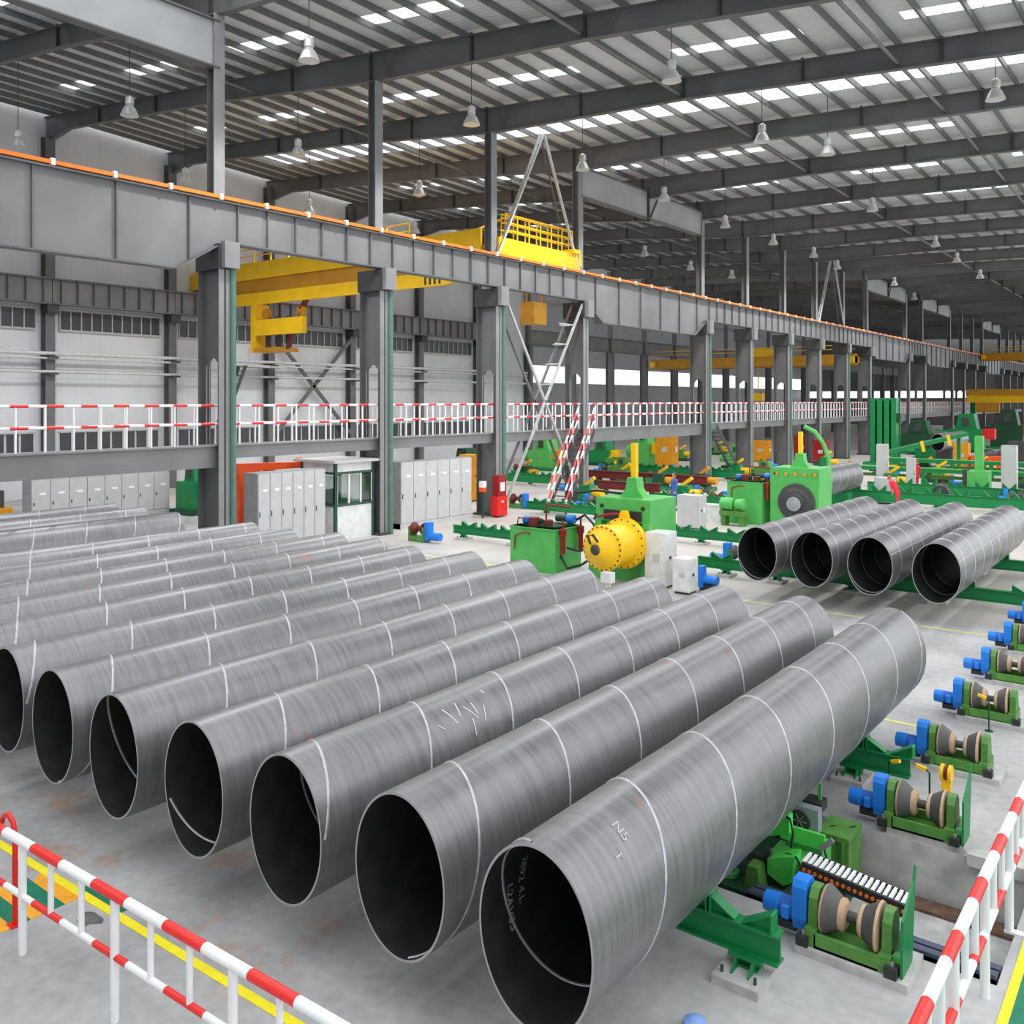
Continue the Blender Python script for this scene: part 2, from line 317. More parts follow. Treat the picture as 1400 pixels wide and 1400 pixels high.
# ------------------------------------------------------------------ roof
ce = MB()
SKX = [(-57, -53), (-49.6, -44), (-40.2, -34.6), (-31.5, -25.6), (-20.2, -14.1), (-10, -4)]
BIG = {2: [(43.6, 47.3)], 9: [(yk(9) + 3, yk(9) + 6.5)]}
sky_rects = []
for k in range(-2, 26):
    y0, y1 = yk(k), yk(k + 1)
    x_lo, x_hi = (XW, XC) if k < 0 else (XW, 1.0)
    if k in BIG: S = [(-57.5, -6.6, BIG[k][0][0], BIG[k][0][1])]
    elif k >= 13 and k % 3 == 1: S = [(-62.5, -48, y0 + 1.5, y0 + 4.5)]
    else:
        sh = 0 if k < 3 else (2.5 if k % 2 else 0)
        S = [(a + sh, b + sh, y0 + 6.0, y0 + 7.0) for a, b in SKX if a + sh > x_lo and b + sh < x_hi]
    xs_ = sorted(set([x_lo, XC, x_hi] + [v for r in S for v in r[:2]])); ys_ = sorted(set([y0, y1] + [v for r in S for v in r[2:]]))
    for i in range(len(xs_) - 1):
        for j in range(len(ys_) - 1):
            a, b, c, d = xs_[i], xs_[i + 1], ys_[j], ys_[j + 1]
            xm, ym = (a + b) / 2, (c + d) / 2
            q = [(x, yy(x, y), zs(x, y)) for x, y in ((a, c), (b, c), (b, d), (a, d))]
            if any(r[0] <= xm <= r[1] and r[2] <= ym <= r[3] for r in S):
                n = max(1, round((b - a) / 1.67))
                for t in range(n):
                    xa, xb = a + (b - a) * t / n, a + (b - a) * (t + 1) / n
                    sky_rects.append([(x, yy(x, y), zs(x, y)) for x, y in ((xa + .02, c), (xb - .02, c), (xb - .02, d), (xa + .02, d))])
            else: ce.add(q + [(p[0], p[1], p[2] + .08) for p in q], [(0, 3, 2, 1), (4, 5, 6, 7)])
ceiling = ce.build('ceiling', 'sheet'); ceiling['kind'] = 'structure'
for q in sky_rects:
    MB().add(q, [(0, 1, 2, 3)]).build('skylight_panel', 'sky', ceiling)
nx = int((1.0 - XW) / 1.67)
for i in range(nx + 1):
    x = XW + .4 + 1.67 * i
    k0 = -2 if x < XC else 0
    P = MB()
    for k in range(k0, 26):
        P.bar((x, yy(x, yk(k)), zs(x, yk(k)) - .16), (x, yy(x, yk(k + 1)), zs(x, yk(k + 1)) - .16), .10, .30)
    P.build('purlin', 'purlin', ceiling)
for k in range(0, 16):
    for x in (-42, -21.2, -10.8):
        a, b = [(x, yy(x, yk(q)), zb(x, yk(q)) + .25) for q in (k, k + 1)]
        MB().cyl(a, b, .085, n=8).build('tube_strut', 'purlin', ceiling)
# roof beams
for n, k in enumerate(range(-2, 26)):
    y = yk(k)
    X = [XW - .5, -60.5, -45, XC] + ([-21, -10, 0.5] if k >= 0 else [])
    low = lambda x: zb(x, y) - (.75 if x < XW else 0)
    V = lambda x, z: (x, yy(x, y), z)
    rb = thing('roof_beam', f'dark grey steel I-section roof beam crossing the hall, {ORD[n]} from the front', 'roof beam', (XC, y, low(XC)))
    w = MB(); t_ = MB(); b_ = MB()
    for a, b in zip(X[:-1], X[1:]):
        w.add([V(a, low(a)), V(b, low(b)), V(b, zt(b, y)), V(a, zt(a, y))], [(0, 1, 2, 3)])
        t_.bar(V(a, zt(a, y)), V(b, zt(b, y)), .34, .05); b_.bar(V(a, low(a)), V(b, low(b)), .34, .05)
    w.build('web', 'beam', rb); t_.build('top_flange', 'beam', rb); b_.build('bottom_flange', 'beam', rb)
    xs_ = [-57, -51, -45, -39, -33.3] + ([-27, -21, -15, -9, -3] if k >= 0 else [])
    for x in (xs_ if k < 9 else xs_[::2]):
        Y = yy(x, y); MB().box(x - .05, x + .05, Y - .16, Y + .16, zb(x, y), zt(x, y) + .1).build('splice_plate', 'beamd', rb)
    if k < 7:
        for x in [v + 1.2 for v in xs_[:-1]][::2]:
            P = MB(); Y = yy(x, y)
            for s_ in (-1, 1): P.bar((x, Y - .1, zb(x, y) + .1), (x + s_ * .42, Y - .14, zt(x, y)), .03, .03)
            P.build('fly_brace', 'beam', rb)

# ------------------------------------------------------------------ left wall
wl = MB().prism([(-14, 0)] + [(84.5, 0)] + [(yy(XW, yk(k)), zs(XW, yk(k)) + .02) for k in range(7, -5, -1)], 0, XW - .65, XW - .45)
wall_left = wl.build('wall_left', 'wall'); wall_left['kind'] = 'structure'
for n, k in enumerate(range(-3, 7)):
    y = yk(k) - 2.2
    c = thing('wall_column', f'slim grey steel column against the left wall, {ORD[n]} from the left', 'column', (XW, y, 0))
    MB().box(XW - .4, XW + .25, y - .03, y + .03, 0, 24.9).build('web', 'beam', c)
    MB().box(XW + .22, XW + .30, y - .32, y + .32, 0, 24.9).build('flange', 'beam', c)
    MB().box(XW - .44, XW - .38, y - .32, y + .32, 0, 24.9).build('flange', 'beam', c)
    MB().box(XW - .2, XW + .75, y - .4, y + .4, 12.7, 13.3).build('bracket', 'beamd', c)
    MB().box(XW + .3, XW + .8, y - .35, y + .35, 9.6, 9.75).box(XW + .3, XW + .8, y - .35, y + .35, 8.5, 8.62).build('pipe_bracket', 'dark', c)
    # girder of the far crane runway
    if k < 6:
        g = thing('crane_girder', f'grey crane runway girder along the left wall, {ORD[n]} bay from the left', 'girder', (XW + .6, y, 13.3))
        MB().box(XW + .58, XW + .62, y, y + 9.2, 13.4, 15.0).build('web', 'girder', g)
        MB().box(XW + .3, XW + .9, y, y + 9.2, 13.3, 13.4).box(XW + .3, XW + .9, y, y + 9.2, 15.0, 15.1).build('flanges', 'beam', g)
        s_ = MB().box(XW + .62, XW + .85, y + .5, y + .56, 13.4, 15).build('stiffener', 'beam', g)
        repeat(s_, [(0, 1.15 * i, 0) for i in range(1, 8)], g)
        # window strip and low windows, one per bay
        wn = thing('window_%d' % (n + 1), f'strip of small grey panes under the crane girder, {ORD[n]} bay of the left wall', 'window', (XW - .4, y + 4.6, 12.2)); wn['kind'] = 'structure'
        F = MB().box(XW - .42, XW - .3, y + .9, y + 8.5, 11.55, 11.7).box(XW - .42, XW - .3, y + .9, y + 8.5, 13.0, 13.15); F.build('frame', 'frame', wn)
        b = MB().box(XW - .42, XW - .3, y + .9, y + .98, 11.7, 13.0).build('mullion', 'frame', wn); repeat(b, [(0, .76 * i, 0) for i in range(1, 11)], wn)
        b = MB().box(XW - .44, XW - .38, y + .98, y + 1.66, 11.7, 13.0).build('pane', 'dwin', wn); repeat(b, [(0, .76 * i, 0) for i in range(1, 10)], wn)
        wn = thing('window_%d' % (n + 11), f'low dark window band behind the walkway rail, {ORD[n]} bay of the left wall', 'window', (XW - .4, y + 4.6, 4)); wn['kind'] = 'structure'
        MB().box(XW - .42, XW - .3, y + .9, y + 8.5, 3.0, 3.15).box(XW - .42, XW - .3, y + .9, y + 8.5, 4.45, 4.55).build('frame', 'frame', wn)
        b = MB().box(XW - .44, XW - .36, y + 1.0, y + 1.75, 3.15, 4.45).build('pane', 'dwin', wn); repeat(b, [(0, .95 * i, 0) for i in range(1, 8)], wn)
o = MB().box(XW, 30, -9.2, -9, 0, 24).build('wall_near', 'wall'); o['kind'] = 'structure'  # unseen end wall behind the camera, added to cut light from there
# service pipes along the left wall
for nm, z, r in (('upper', 9.95, .13), ('middle', 9.62, .07), ('lower', 8.7, .10)):
    tag(MB().cyl((XW + .55, -10, z), (XW + .55, 84, z), r, n=10).build('service_pipe', 'tray'), f'{nm} pale service pipe running the length of the left wall', 'pipe')
# diagonal wall bracing
def bracing(name, label, x, ya, yb, za, zt, w, m):
    t = thing(name, label, 'brace', (x, (ya + yb) / 2, za))
    for p, q in (((x, ya, za), (x, yb, zt)), ((x, yb, za), (x, ya, zt))): MB().bar(p, q, .16, w).build('diagonal', m, t)
    return t
bracing('cross_brace', 'dark crossed bracing between wall columns under the crane cabin', XW + .2, yk(3) - 2.2, yk(4) - 2.2, 3.4, 12.6, .3, 'col')

# ------------------------------------------------------------------ beyond: second aisle and end walls
wo = MB().box(-96, -95.8, 60, 270, 0, 10).box(-96, -95.8, 60, 270, 13.2, 26)
wall_outer = wo.build('wall_outer', 'wall'); wall_outer['kind'] = 'structure'
wr = MB().box(-96, -20, 268, 268.3, 0, 7.5).box(-96, -20, 268, 268.3, 9.5, 26)
wall_far = wr.build('wall_far', 'col'); wall_far['kind'] = 'structure'
wn_ = MB().box(-95.95, -95.85, 60, 270, 10, 13.2); o = wn_.build('window_31', 'sky'); o['kind'] = 'structure'
o = MB().box(-96, -20, 268.1, 268.2, 7.5, 9.5).build('window_32', 'sky'); o['kind'] = 'structure'
ro = MB().box(-96, XW, 84.5, 270, 24.5, 24.6); o = ro.build('ceiling_outer', 'sheet'); o['kind'] = 'structure'
for n, k in enumerate(range(7, 25)):
    y = yk(k) - 2.2
    c = thing('steel_column', f'grey far aisle column beyond the end of the left wall, {ORD[n]} in its row', 'column', (XW, y, 0))
    MB().box(XW - .5, XW + .5, y - .04, y + .04, 0, 13.3).build('web', 'col', c)
    MB().box(XW + .45, XW + .52, y - .3, y + .3, 0, 13.3).box(XW - .52, XW - .45, y - .3, y + .3, 0, 13.3).build('flanges', 'col', c)
    MB().box(XW - .25, XW + .25, y - .25, y + .25, 13.3, 24).build('upper_shaft', 'col', c)
    g = thing('crane_girder', f'grey runway girder over the far aisle columns, {ORD[n]} bay', 'girder', (XW, y, 13.3))
    MB().box(XW - .02, XW + .02, y, y + 9.25, 13.3, 15).build('web', 'girder', g)
    MB().box(XW - .3, XW + .3, y, y + 9.25, 13.2, 13.3).box(XW - .3, XW + .3, y, y + 9.25, 15, 15.1).build('flanges', 'beam', g)

# ------------------------------------------------------------------ near column row
def column(k, n):
    y = yk(k); x0, x1 = XC - .9, XC + .6
    c = thing('steel_column', f'tall grey crane column with an arched opening, {ORD[n]} from the left in the near row', 'column', (XC, y, 0))
    top = 13.25
    ym = y
    wb = MB()
    P = lambda a, b, z0, z1: wb.box(a, b, ym - .03, ym + .03, z0, z1)
    hx0, hx1 = XC - .62, XC + .2
    P(x0, x1, 0, 4.85); P(x0, hx0, 4.85, 8.2); P(hx1, x1, 4.85, 8.2); P(x0, x1, 8.55, top)
    N_ = 8; pts = [(hx0 + (hx1 - hx0) * i / N_, 8.2 + .32 * math.sin(PI * i / N_)) for i in range(N_ + 1)]
    for a, b in zip(pts[:-1], pts[1:]): wb.prism([(a[0], a[1]), (b[0], b[1]), (b[0], 8.55), (a[0], 8.55)], 1, ym - .03, ym + .03)
    wb.box(x0, hx0, ym - .03, ym + .03, 8.2, 8.55); wb.box(hx1, x1, ym - .03, ym + .03, 8.2, 8.55)
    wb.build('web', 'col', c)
    MB().box(x1 - .04, x1, y - .3, y + .3, 0, top).build('flange', 'colf', c)  # lighter copy of the column grey: light on this side painted in
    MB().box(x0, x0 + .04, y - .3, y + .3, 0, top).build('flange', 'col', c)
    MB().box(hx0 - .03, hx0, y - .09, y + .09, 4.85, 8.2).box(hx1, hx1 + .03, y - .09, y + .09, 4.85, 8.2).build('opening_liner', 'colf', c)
    MB().box(x0 - .12, x1 + .05, y - .34, y + .34, top - 1.05, top).build('capital', 'beamd', c)  # near-black: shadow under the girder put into the colour
    MB().box(x1 + .02, x1 + .32, y - .22, y + .5, top - 1.0, top + .1).build('bracket_plate', 'colf', c)
    MB().box(x0 - .15, x1 + .15, y - .45, y + .45, 0, .12).build('base_plate', 'dark', c)
    zc_ = zb(XC, y)
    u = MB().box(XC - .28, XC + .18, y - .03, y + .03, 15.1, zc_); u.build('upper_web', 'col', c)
    MB().box(XC + .15, XC + .2, y - .26, y + .26, 15.1, zc_).build('upper_flange', 'colf', c)  # lit side of the upper shaft, likewise done as a lighter colour
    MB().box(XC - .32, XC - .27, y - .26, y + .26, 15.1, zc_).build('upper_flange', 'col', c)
    if k in (0, 1, 2, 5, 7, 9): MB().cyl((x1 + .02, y + .36, 0), (x1 + .02, y + .36, 13.3), .15, n=10).build('downpipe', 'teal', c)
for n, k in enumerate(K_COL): column(k, n)
# runway girders: normal bays and deep haunched double bays
def girder(k0, k1, n):
    y0, y1 = yk(k0), yk(k1); x = XC + .3; deep = k1 - k0 == 2
    zt = 15.08; zl = 13.35; zd = 12.02
    g = thing('crane_girder', f'{"deep haunched" if deep else "straight"} grey crane runway girder on the near columns, {ORD[n]} span from the left', 'girder', (x, y0, zl))
    prof = [(y0, zl), (y0 + 2.2, zd), (y1 - 2.2, zd), (y1, zl)] if deep else [(y0, zl), (y1, zl)]
    w = MB().prism([(p[0], p[1]) for p in prof] + [(y1, zt), (y0, zt)], 0, x - .02, x + .02); w.build('web', 'girder', g)
    b = MB()
    for p, q in zip(prof[:-1], prof[1:]): b.bar((x, p[0], p[1]), (x, q[0], q[1]), .6, .06)
    b.build('bottom_flange', 'beam', g)
    MB().box(x - .3, x + .3, y0, y1, zt - .06, zt).build('top_flange', 'girder', g)
    ns = 6
    for i in range(ns):
        y = y0 + (y1 - y0) * (i + .5) / ns
        z = zl
        for p, q in zip(prof[:-1], prof[1:]):
            if p[0] <= y <= q[0]: z = p[1] + (q[1] - p[1]) * (y - p[0]) / (q[0] - p[0])
        MB().box(x + .02, x + .14, y - .03, y + .03, z, zt - .06).build('stiffener', 'beam', g)
    return g
spans = [(-2, 0)] + list(zip(K_COL[:-1], K_COL[1:]))
for n, (a, b) in enumerate(spans): girder(a, b, n)
cr = thing('conductor_rail', 'orange conductor rail along the top of the near crane girder', 'rail', (XC + .62, 3, 15.2))
MB().box(XC + .56, XC + .68, 3, 245, 15.12, 15.26).build('bar', 'orange', cr)
MB().box(XC + .2, XC + .5, 3, 245, 15.08, 15.2).build('crane_rail', 'beamd', cr)
b = MB().box(XC + .54, XC + .72, 6, 6.14, 15.08, 15.32).build('insulator', 'porcelain', cr)
repeat(b, [(0, 2.3 * i, 0) for i in range(1, 70)], cr)
# jack girders carrying the roof over the double bays
for n, (a, b) in enumerate([s_ for s_ in spans if s_[1] - s_[0] == 2]):
    y0, y1 = yk(a), yk(b); z0 = (22.2 if a > 0 else 22.0) - 1.9
    j = thing('jack_girder', f'pale grey deep plate girder under the roof bridging a double bay, {ORD[n]} from the left', 'girder', (XC, y0, z0))
    zj = 20.4 if a > 0 else 20.75
    MB().box(XC - .02, XC + .1, y0, y1, zj, zj + 1.9).build('web', 'jack', j)
    MB().box(XC - .25, XC + .3, y0, y1, zj - .06, zj).build('bottom_flange', 'beam', j)
    MB().box(XC - .25, XC + .3, y0, y1, zj + 1.9, zj + 1.96).build('top_flange', 'beam', j)
    for f in (.5,): MB().box(XC + .1, XC + .25, y0 + (y1 - y0) * f - .08, y0 + (y1 - y0) * f + .08, zj - .3, zj + 2.2).build('hanger_post', 'dark', j)
    MB().bar((XC + .2, y0 + (y1 - y0) * .5, zj - .3), (XC + .2, y0 + (y1 - y0) * .5 + 1.4, zj + 1.6), .08, .08).build('knee_brace', 'dark', j)
# A-frame bracing above the girder and cross bracing below it
def aframe(k, n):
    ya, yb = yk(k), yk(k + 1); ym = (ya + yb) / 2
    t = thing('a_frame_brace', f'white ladder-braced A-frame standing on the crane girder, {ORD[n]} of two', 'brace', (XC, ym, 15.1))
    top = (XC + .3, ym + .3, 23.35)
    for s_, nm in ((0, 'leg'), (1, 'leg')):
        MB().bar((XC + .1 + .35 * s_, ya + .3 - .35 * s_, 15.1), (top[0], top[1] - .3 * (1 - s_) - .15, top[2]), .12, .12).build('ladder_rail', 'lgrey', t)
    MB().bar((XC + .3, yb - .3, 15.1), top, .14, .14).build('leg', 'lgrey', t)
    MB().bar((XC - .2, yb - .6, 15.1), (top[0] - .3, top[1], top[2]), .08, .08).build('leg', 'col', t)
    for i in range(1, 11):
        f = i / 11
        p = Vector((XC + .1, ya + .3, 15.1)).lerp(Vector((top[0], top[1] - .45, top[2])), f); q = Vector((XC + .45, ya - .05, 15.1)).lerp(Vector((top[0], top[1] - .15, top[2])), f)
        MB().bar(p, q, .06, .14).build('rung', 'dark', t)
aframe(2, 0); aframe(8, 1)
t = thing('cross_brace', 'tall light grey crossed ladder bracing under the crane girder between third and fourth columns', 'brace', (XC + .5, yk(2) + 4.6, 0))
for p, q in (((XC + .5, yk(2) + .4, 13.2), (XC + .5, yk(3) - .3, .2)), ((XC + .5, yk(3) - .2, 13.2), (XC + .5, yk(2) + .4, .2)), ((XC - .3, yk(2) + .4, 13.2), (XC - .3, yk(3) - .3, .2)), ((XC - .3, yk(3) - .2, 13.2), (XC - .3, yk(2) + .4, .2))):
    MB().bar(p, q, .12, .14).build('diagonal', 'frame' if p[0] > XC else 'col', t)
for f in (.12, .22, .32, .42):
    MB().bar((XC + .1, yk(3) - .2 - 8.7 * f, 13.2 - 13 * f), (XC - .3, yk(3) - .8 - 8.0 * f, 13.2 - 13 * f), .08, .08).bar((XC + .5, yk(3) - .2 - 8.7 * f, 13.2 - 13 * f), (XC + .5, yk(3) - 2.4 - 5.0 * f, 13.2 - 13 * f), .08, .08).build('tie', 'frame', t)

# ------------------------------------------------------------------ walkway through the columns
ww = thing('walkway', 'raised grey steel walkway running through the column openings', 'walkway', (XC, 8, 3.9))
for n, k in enumerate(range(-2, 23)):
    y = yk(k); z0 = 3.9 if k in (-2, -1, 3, 4, 10, 11) else 4.25
    MB().box(XC + .16, XC + .22, y + .02, y + 9.23, z0, 4.78).build('side_beam', 'girder', ww)
    MB().box(XC - .55, XC + .3, y + .01, y + 9.24, 4.78, 4.85).build('deck_plate', 'colf', ww)
for nm, xx, d in (('front', XC + .2, 0), ('back', XC - .5, .31)):
    r = thing('railing', f'red and white banded guard rail on the {nm} side of the raised walkway', 'railing', (xx, 4, 4.85))
    for z in (6.5, 5.72): MB().cyl((xx, 4, z), (xx, 205, z), .055, n=8).build('rail', 'strw', r)
    b = MB().cyl((xx, 4 + d, 4.85), (xx, 4 + d, 6.48), .042, n=6).build('post', 'white', r)
    repeat(b, [(0, 1.02 * i, 0) for i in range(1, 190)], r)

# ------------------------------------------------------------------ pipes
RX, RZ = .675, .90
def pipe_meshes(L, rx, rz, pitch, phase, W_=.021):
    n = 72; s = MB(); rows = []
    t = .022
    vs = []
    for y, kx in ((0, 1), (L, 1), (L, 0), (0, 0)):
        a, b = (rx, rz) if kx else (rx - t, rz - t * rz / rx)
        vs += [(a * math.sin(2 * PI * i / n), y, b * math.cos(2 * PI * i / n)) for i in range(n)]
    q = lambda j, k_, mi, sm: s.add([v for v in vs[j * n:(j + 1) * n]] + [v for v in vs[k_ * n:(k_ + 1) * n]], [(i, (i + 1) % n, n + (i + 1) % n, n + i) for i in range(n)], mi, sm)
    q(0, 1, 0, True); q(2, 3, 1, True); q(1, 2, 2, False); q(3, 0, 2, False)
    w = MB(); steps = int(L / pitch * 48); prev = None
    for i in range(steps + 1):
        a = phase + 2 * PI * i / 48; y = L - pitch * i / 48
        if y < .03: break
        ring = [(rr * rx * math.sin(a), y + e, rr * rz * math.cos(a)) for rr, e in ((1.0, W_), (1.010, W_ * .6), (1.010, -W_ * .6), (1.0, -W_))]
        if prev: w.add(prev + ring, [(j, j + 1, 5 + j, 4 + j) for j in range(3)], 0, True)
        prev = ring
    wi = MB(); prev = None
    for i in range(int(min(L, 3.2) / pitch * 48)):
        a = phase + .8 + 2 * PI * i / 48; y = 3.2 - pitch * i / 48
        if y < .03: break
        f = (rx - t) / rx
        ring = [(f * rr * rx * math.sin(a), y + e, f * rr * rz * math.cos(a)) for rr, e in ((1.0, .02), (.985, .01), (.985, -.01), (1.0, -.02))]
        if prev: wi.add(prev + ring, [(j, j + 1, 5 + j, 4 + j) for j in range(3)], 0, True)
        prev = ring
    return s, w, wi
def wrap_text(txt, size, y0, phi0, rx, rz, along, parent, inner=False, mname='chalk'):
    """flat lettering bent onto the pipe's surface: along='y' reads along the pipe, 'phi' reads round it"""
    cu = bpy.data.curves.new('t', 'FONT'); cu.body = txt; cu.size = size
    ob = bpy.data.objects.new('t', cu); COL.objects.link(ob)
    me = bpy.data.meshes.new_from_object(ob.evaluated_get(bpy.context.evaluated_depsgraph_get()))
    bpy.data.objects.remove(ob); bpy.data.curves.remove(cu)
    f = (.955 if inner else 1.006)
    for v in me.vertices:
        a, b = v.co.x, v.co.y
        y, s_ = (y0 + a, b) if along == 'y' else (y0 + b, -a if inner else a)
        p = phi0 + s_ / rx * .9
        v.co = (f * rx * math.sin(p), y, f * rz * math.cos(p))
    me.materials.append(M[mname]); o = bpy.data.objects.new('chalk_mark', me); COL.objects.link(o); o.parent = parent
    return o
variants = []
for ph in (0.3, 1.9, 3.6, 5.0):
    s, w, wi = pipe_meshes(12.4, RX, RZ, 1.78, ph)
    variants.append((s, w, wi))
first = {}
def place_pipe(x, y, z, v, label, key, gr):
    if key not in first or v not in first[key]:
        t = thing('steel_pipe', label, 'pipe', (0, 0, 0), gr)
        s, w, wi = VAR[key][v]
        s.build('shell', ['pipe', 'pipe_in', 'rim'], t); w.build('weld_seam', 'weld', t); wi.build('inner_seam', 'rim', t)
        t.location = (x, y, z); first.setdefault(key, {})[v] = t
        return t
    return dup(first[key][v], (x, y, z), label, gr)
VAR = {'near': variants, 'far': [pipe_meshes(12.2, .68, .90, 1.42, ph, .035) for ph in (.5, 2.2)], 'short': [pipe_meshes(12.0, .68, .9, 1.5, 1)]}
PZC = .66 + RZ
near_x = [-5.05, -6.88, -8.72, -10.58, -12.48, -14.38, -16.3, -18.3, -20.2, -22.1, -24.2, -26.35, -31.05, -33.4, -35.6]
hero = []
for i, x in enumerate(near_x):
    y = 6.9 + (0, .02, -.05, -.08, -.15, -.12, 0, -.3, .1, .2, -.1, 0, 0, 0, 0)[i]
    ph = 'dark grey bare spiral-welded pipe in the front rack, ' + ('rightmost and nearest, with chalk figures inside' if i == 0 else f'{ORD[i]} from the right')
    p = place_pipe(x, y, PZC, (0, 2, 1, 3)[i % 4] if i > 0 else 0, ph, 'near', 'pipes laid side by side in the front rack')
    hero.append(p)
wrap_text('N5', .17, .95, .42, RX, RZ, 'phi', hero[0], False, 'faint'); wrap_text('T', .16, .72, .72, RX, RZ, 'phi', hero[0], False, 'faint')
wrap_text('2892 4.L', .13, .62, -1.15, RX, RZ, 'phi', hero[0], True, 'faint'); wrap_text('L2AV35', .13, .42, -1.42, RX, RZ, 'phi', hero[0], True, 'faint')
for (y, ph, ln, an) in ((2.55, .62, .5, .5), (2.75, .55, .35, -.3), (2.95, .7, .5, .7), (3.05, .66, .3, .1), (3.2, .8, .35, -.5), (2.3, .75, .2, .9), (3.4, .4, .15, .3), (2.9, .95, .35, -.2)):
    o_ = MB(); prev = None
    for i in range(5):
        f = i / 4 - .5; yy = y + f * ln * .55 * math.sin(an); pp = ph + f * ln * .55 * math.cos(an) / RX
        ring = [(1.006 * RX * math.sin(pp), yy + e, 1.006 * RZ * math.cos(pp)) for e in (-.008, .008)]
        if prev: o_.add(prev + ring, [(0, 1, 3, 2)])
        prev = ring
    c = o_.build('chalk_mark', 'chalk'); c.parent = hero[2]
far_x = [(-6.22, 'rightmost'), (-8.12, 'second from the right'), (-9.93, 'third from the right'), (-11.75, 'leftmost')]
for i, (x, w_) in enumerate(far_x):
    p = place_pipe(x, 28.65, PZC + .04, i % 2, f'ribbed grey spiral-welded pipe in the back group of four, {w_}', 'far', 'back group of four pipes')
    s = MB().add([(.684 * math.sin(a), y_, .905 * math.cos(a)) for y_ in (.05, 12.1) for a in (1.09, 1.105, 1.12, 1.135)], [(q, q + 1, q + 5, q + 4) for q in range(3)], 0, True)
    c = s.build('marking_line', 'faint'); c.parent = p
place_pipe(-18.05, 47.9, 1.85, 0, 'grey pipe lying inside the far green end-facing press', 'short', None)
place_pipe(-21.6, 100, 2.4, 0, 'distant dark-mouthed pipe high on a stand at the right edge', 'short', None)

# ------------------------------------------------------------------ green cradle girders under the pipes
def cradle(y, x0, x1, seats, ped, label, zt=.57, plinth=True, tooth=.20):
    g = thing('pipe_cradle', label, 'pipe cradle', (x1, y, 0))
    MB().box(x0, x1, y - .02, y + .02, .28, zt).build('web', 'dgreen', g)
    MB().box(x0, x1, y - .10, y + .10, zt, zt + .03).build('top_flange', 'dgreen', g)
    MB().box(x0, x1, y - .10, y + .10, .25, .28).build('bottom_flange', 'dgreen', g)
    for c in seats:
        for s_ in (-1, 1):
            a = c + s_ * .05; b = c + s_ * .40
            MB().prism([(a, zt + .03), (b, zt + .03), (b, zt + .03 + tooth)], 1, y - .03, y + .03).bar((a, y, zt + .04), (b, y, zt + .04 + tooth), .16, .02).box(b - .01, b + .01, y - .1, y + .1, zt + .03, zt + .03 + tooth).build('saddle_tooth', 'dgreen', g)
    for p in ped:
        MB().box(p - .28, p + .28, y - .42, y + .30, 0, .10).build('plinth', 'concrete', g)
        P = MB().box(p - .14, p + .14, y - .10, y + .10, .10, .13).box(p - .13, p + .13, y - .04, y - .02, .13, .25).box(p - .2, p + .2, y - .14, y + .14, .22, .26)
        for s_ in (-.1, .1): P.prism([(y - .28, .10), (y - .02, .10), (y - .02, .24), (y - .12, .24)], 0, p + s_ - .012, p + s_ + .012)
        P.build('pedestal', 'dgreen', g)
        for s_ in (-.2, .2): MB().cyl((p + s_, y - .3, .1), (p + s_, y - .3, .17), .02, n=6).build('anchor_bolt', 'dark', g)
    return g
seats = [-4.3] + near_x[:12]
cradle(10.0, -27.5, -3.82, seats, [-4.2, -8, -12, -16, -20, -24, -27], 'long green toothed cradle girder under the front pipes, nearer of two')
cradle(16.3, -27.5, -3.95, seats, [-4.9, -8, -12, -16, -20, -24, -27], 'long green toothed cradle girder under the front pipes, farther of two')
sup = tag(MB().box(-36.5, -30.2, 9.9, 10.1, 0, .66).box(-36.5, -30.2, 16.2, 16.4, 0, .66).build('pipe_skid', 'dgreen'), 'low green skid under the leftmost three pipes', 'skid')
s2 = [x for x, _ in far_x] + [-4.35, -2.6]
cradle(32.2, -13, -1.6, s2, [-4.1, -6.9, -9.7, -12.4], 'green toothed cradle girder under the back group of pipes, nearer of two', .62)
cradle(38.6, -13, -1.6, s2, [-3.6, -6.9, -9.7, -12.4], 'green toothed cradle girder under the back group of pipes, farther of two', .62)

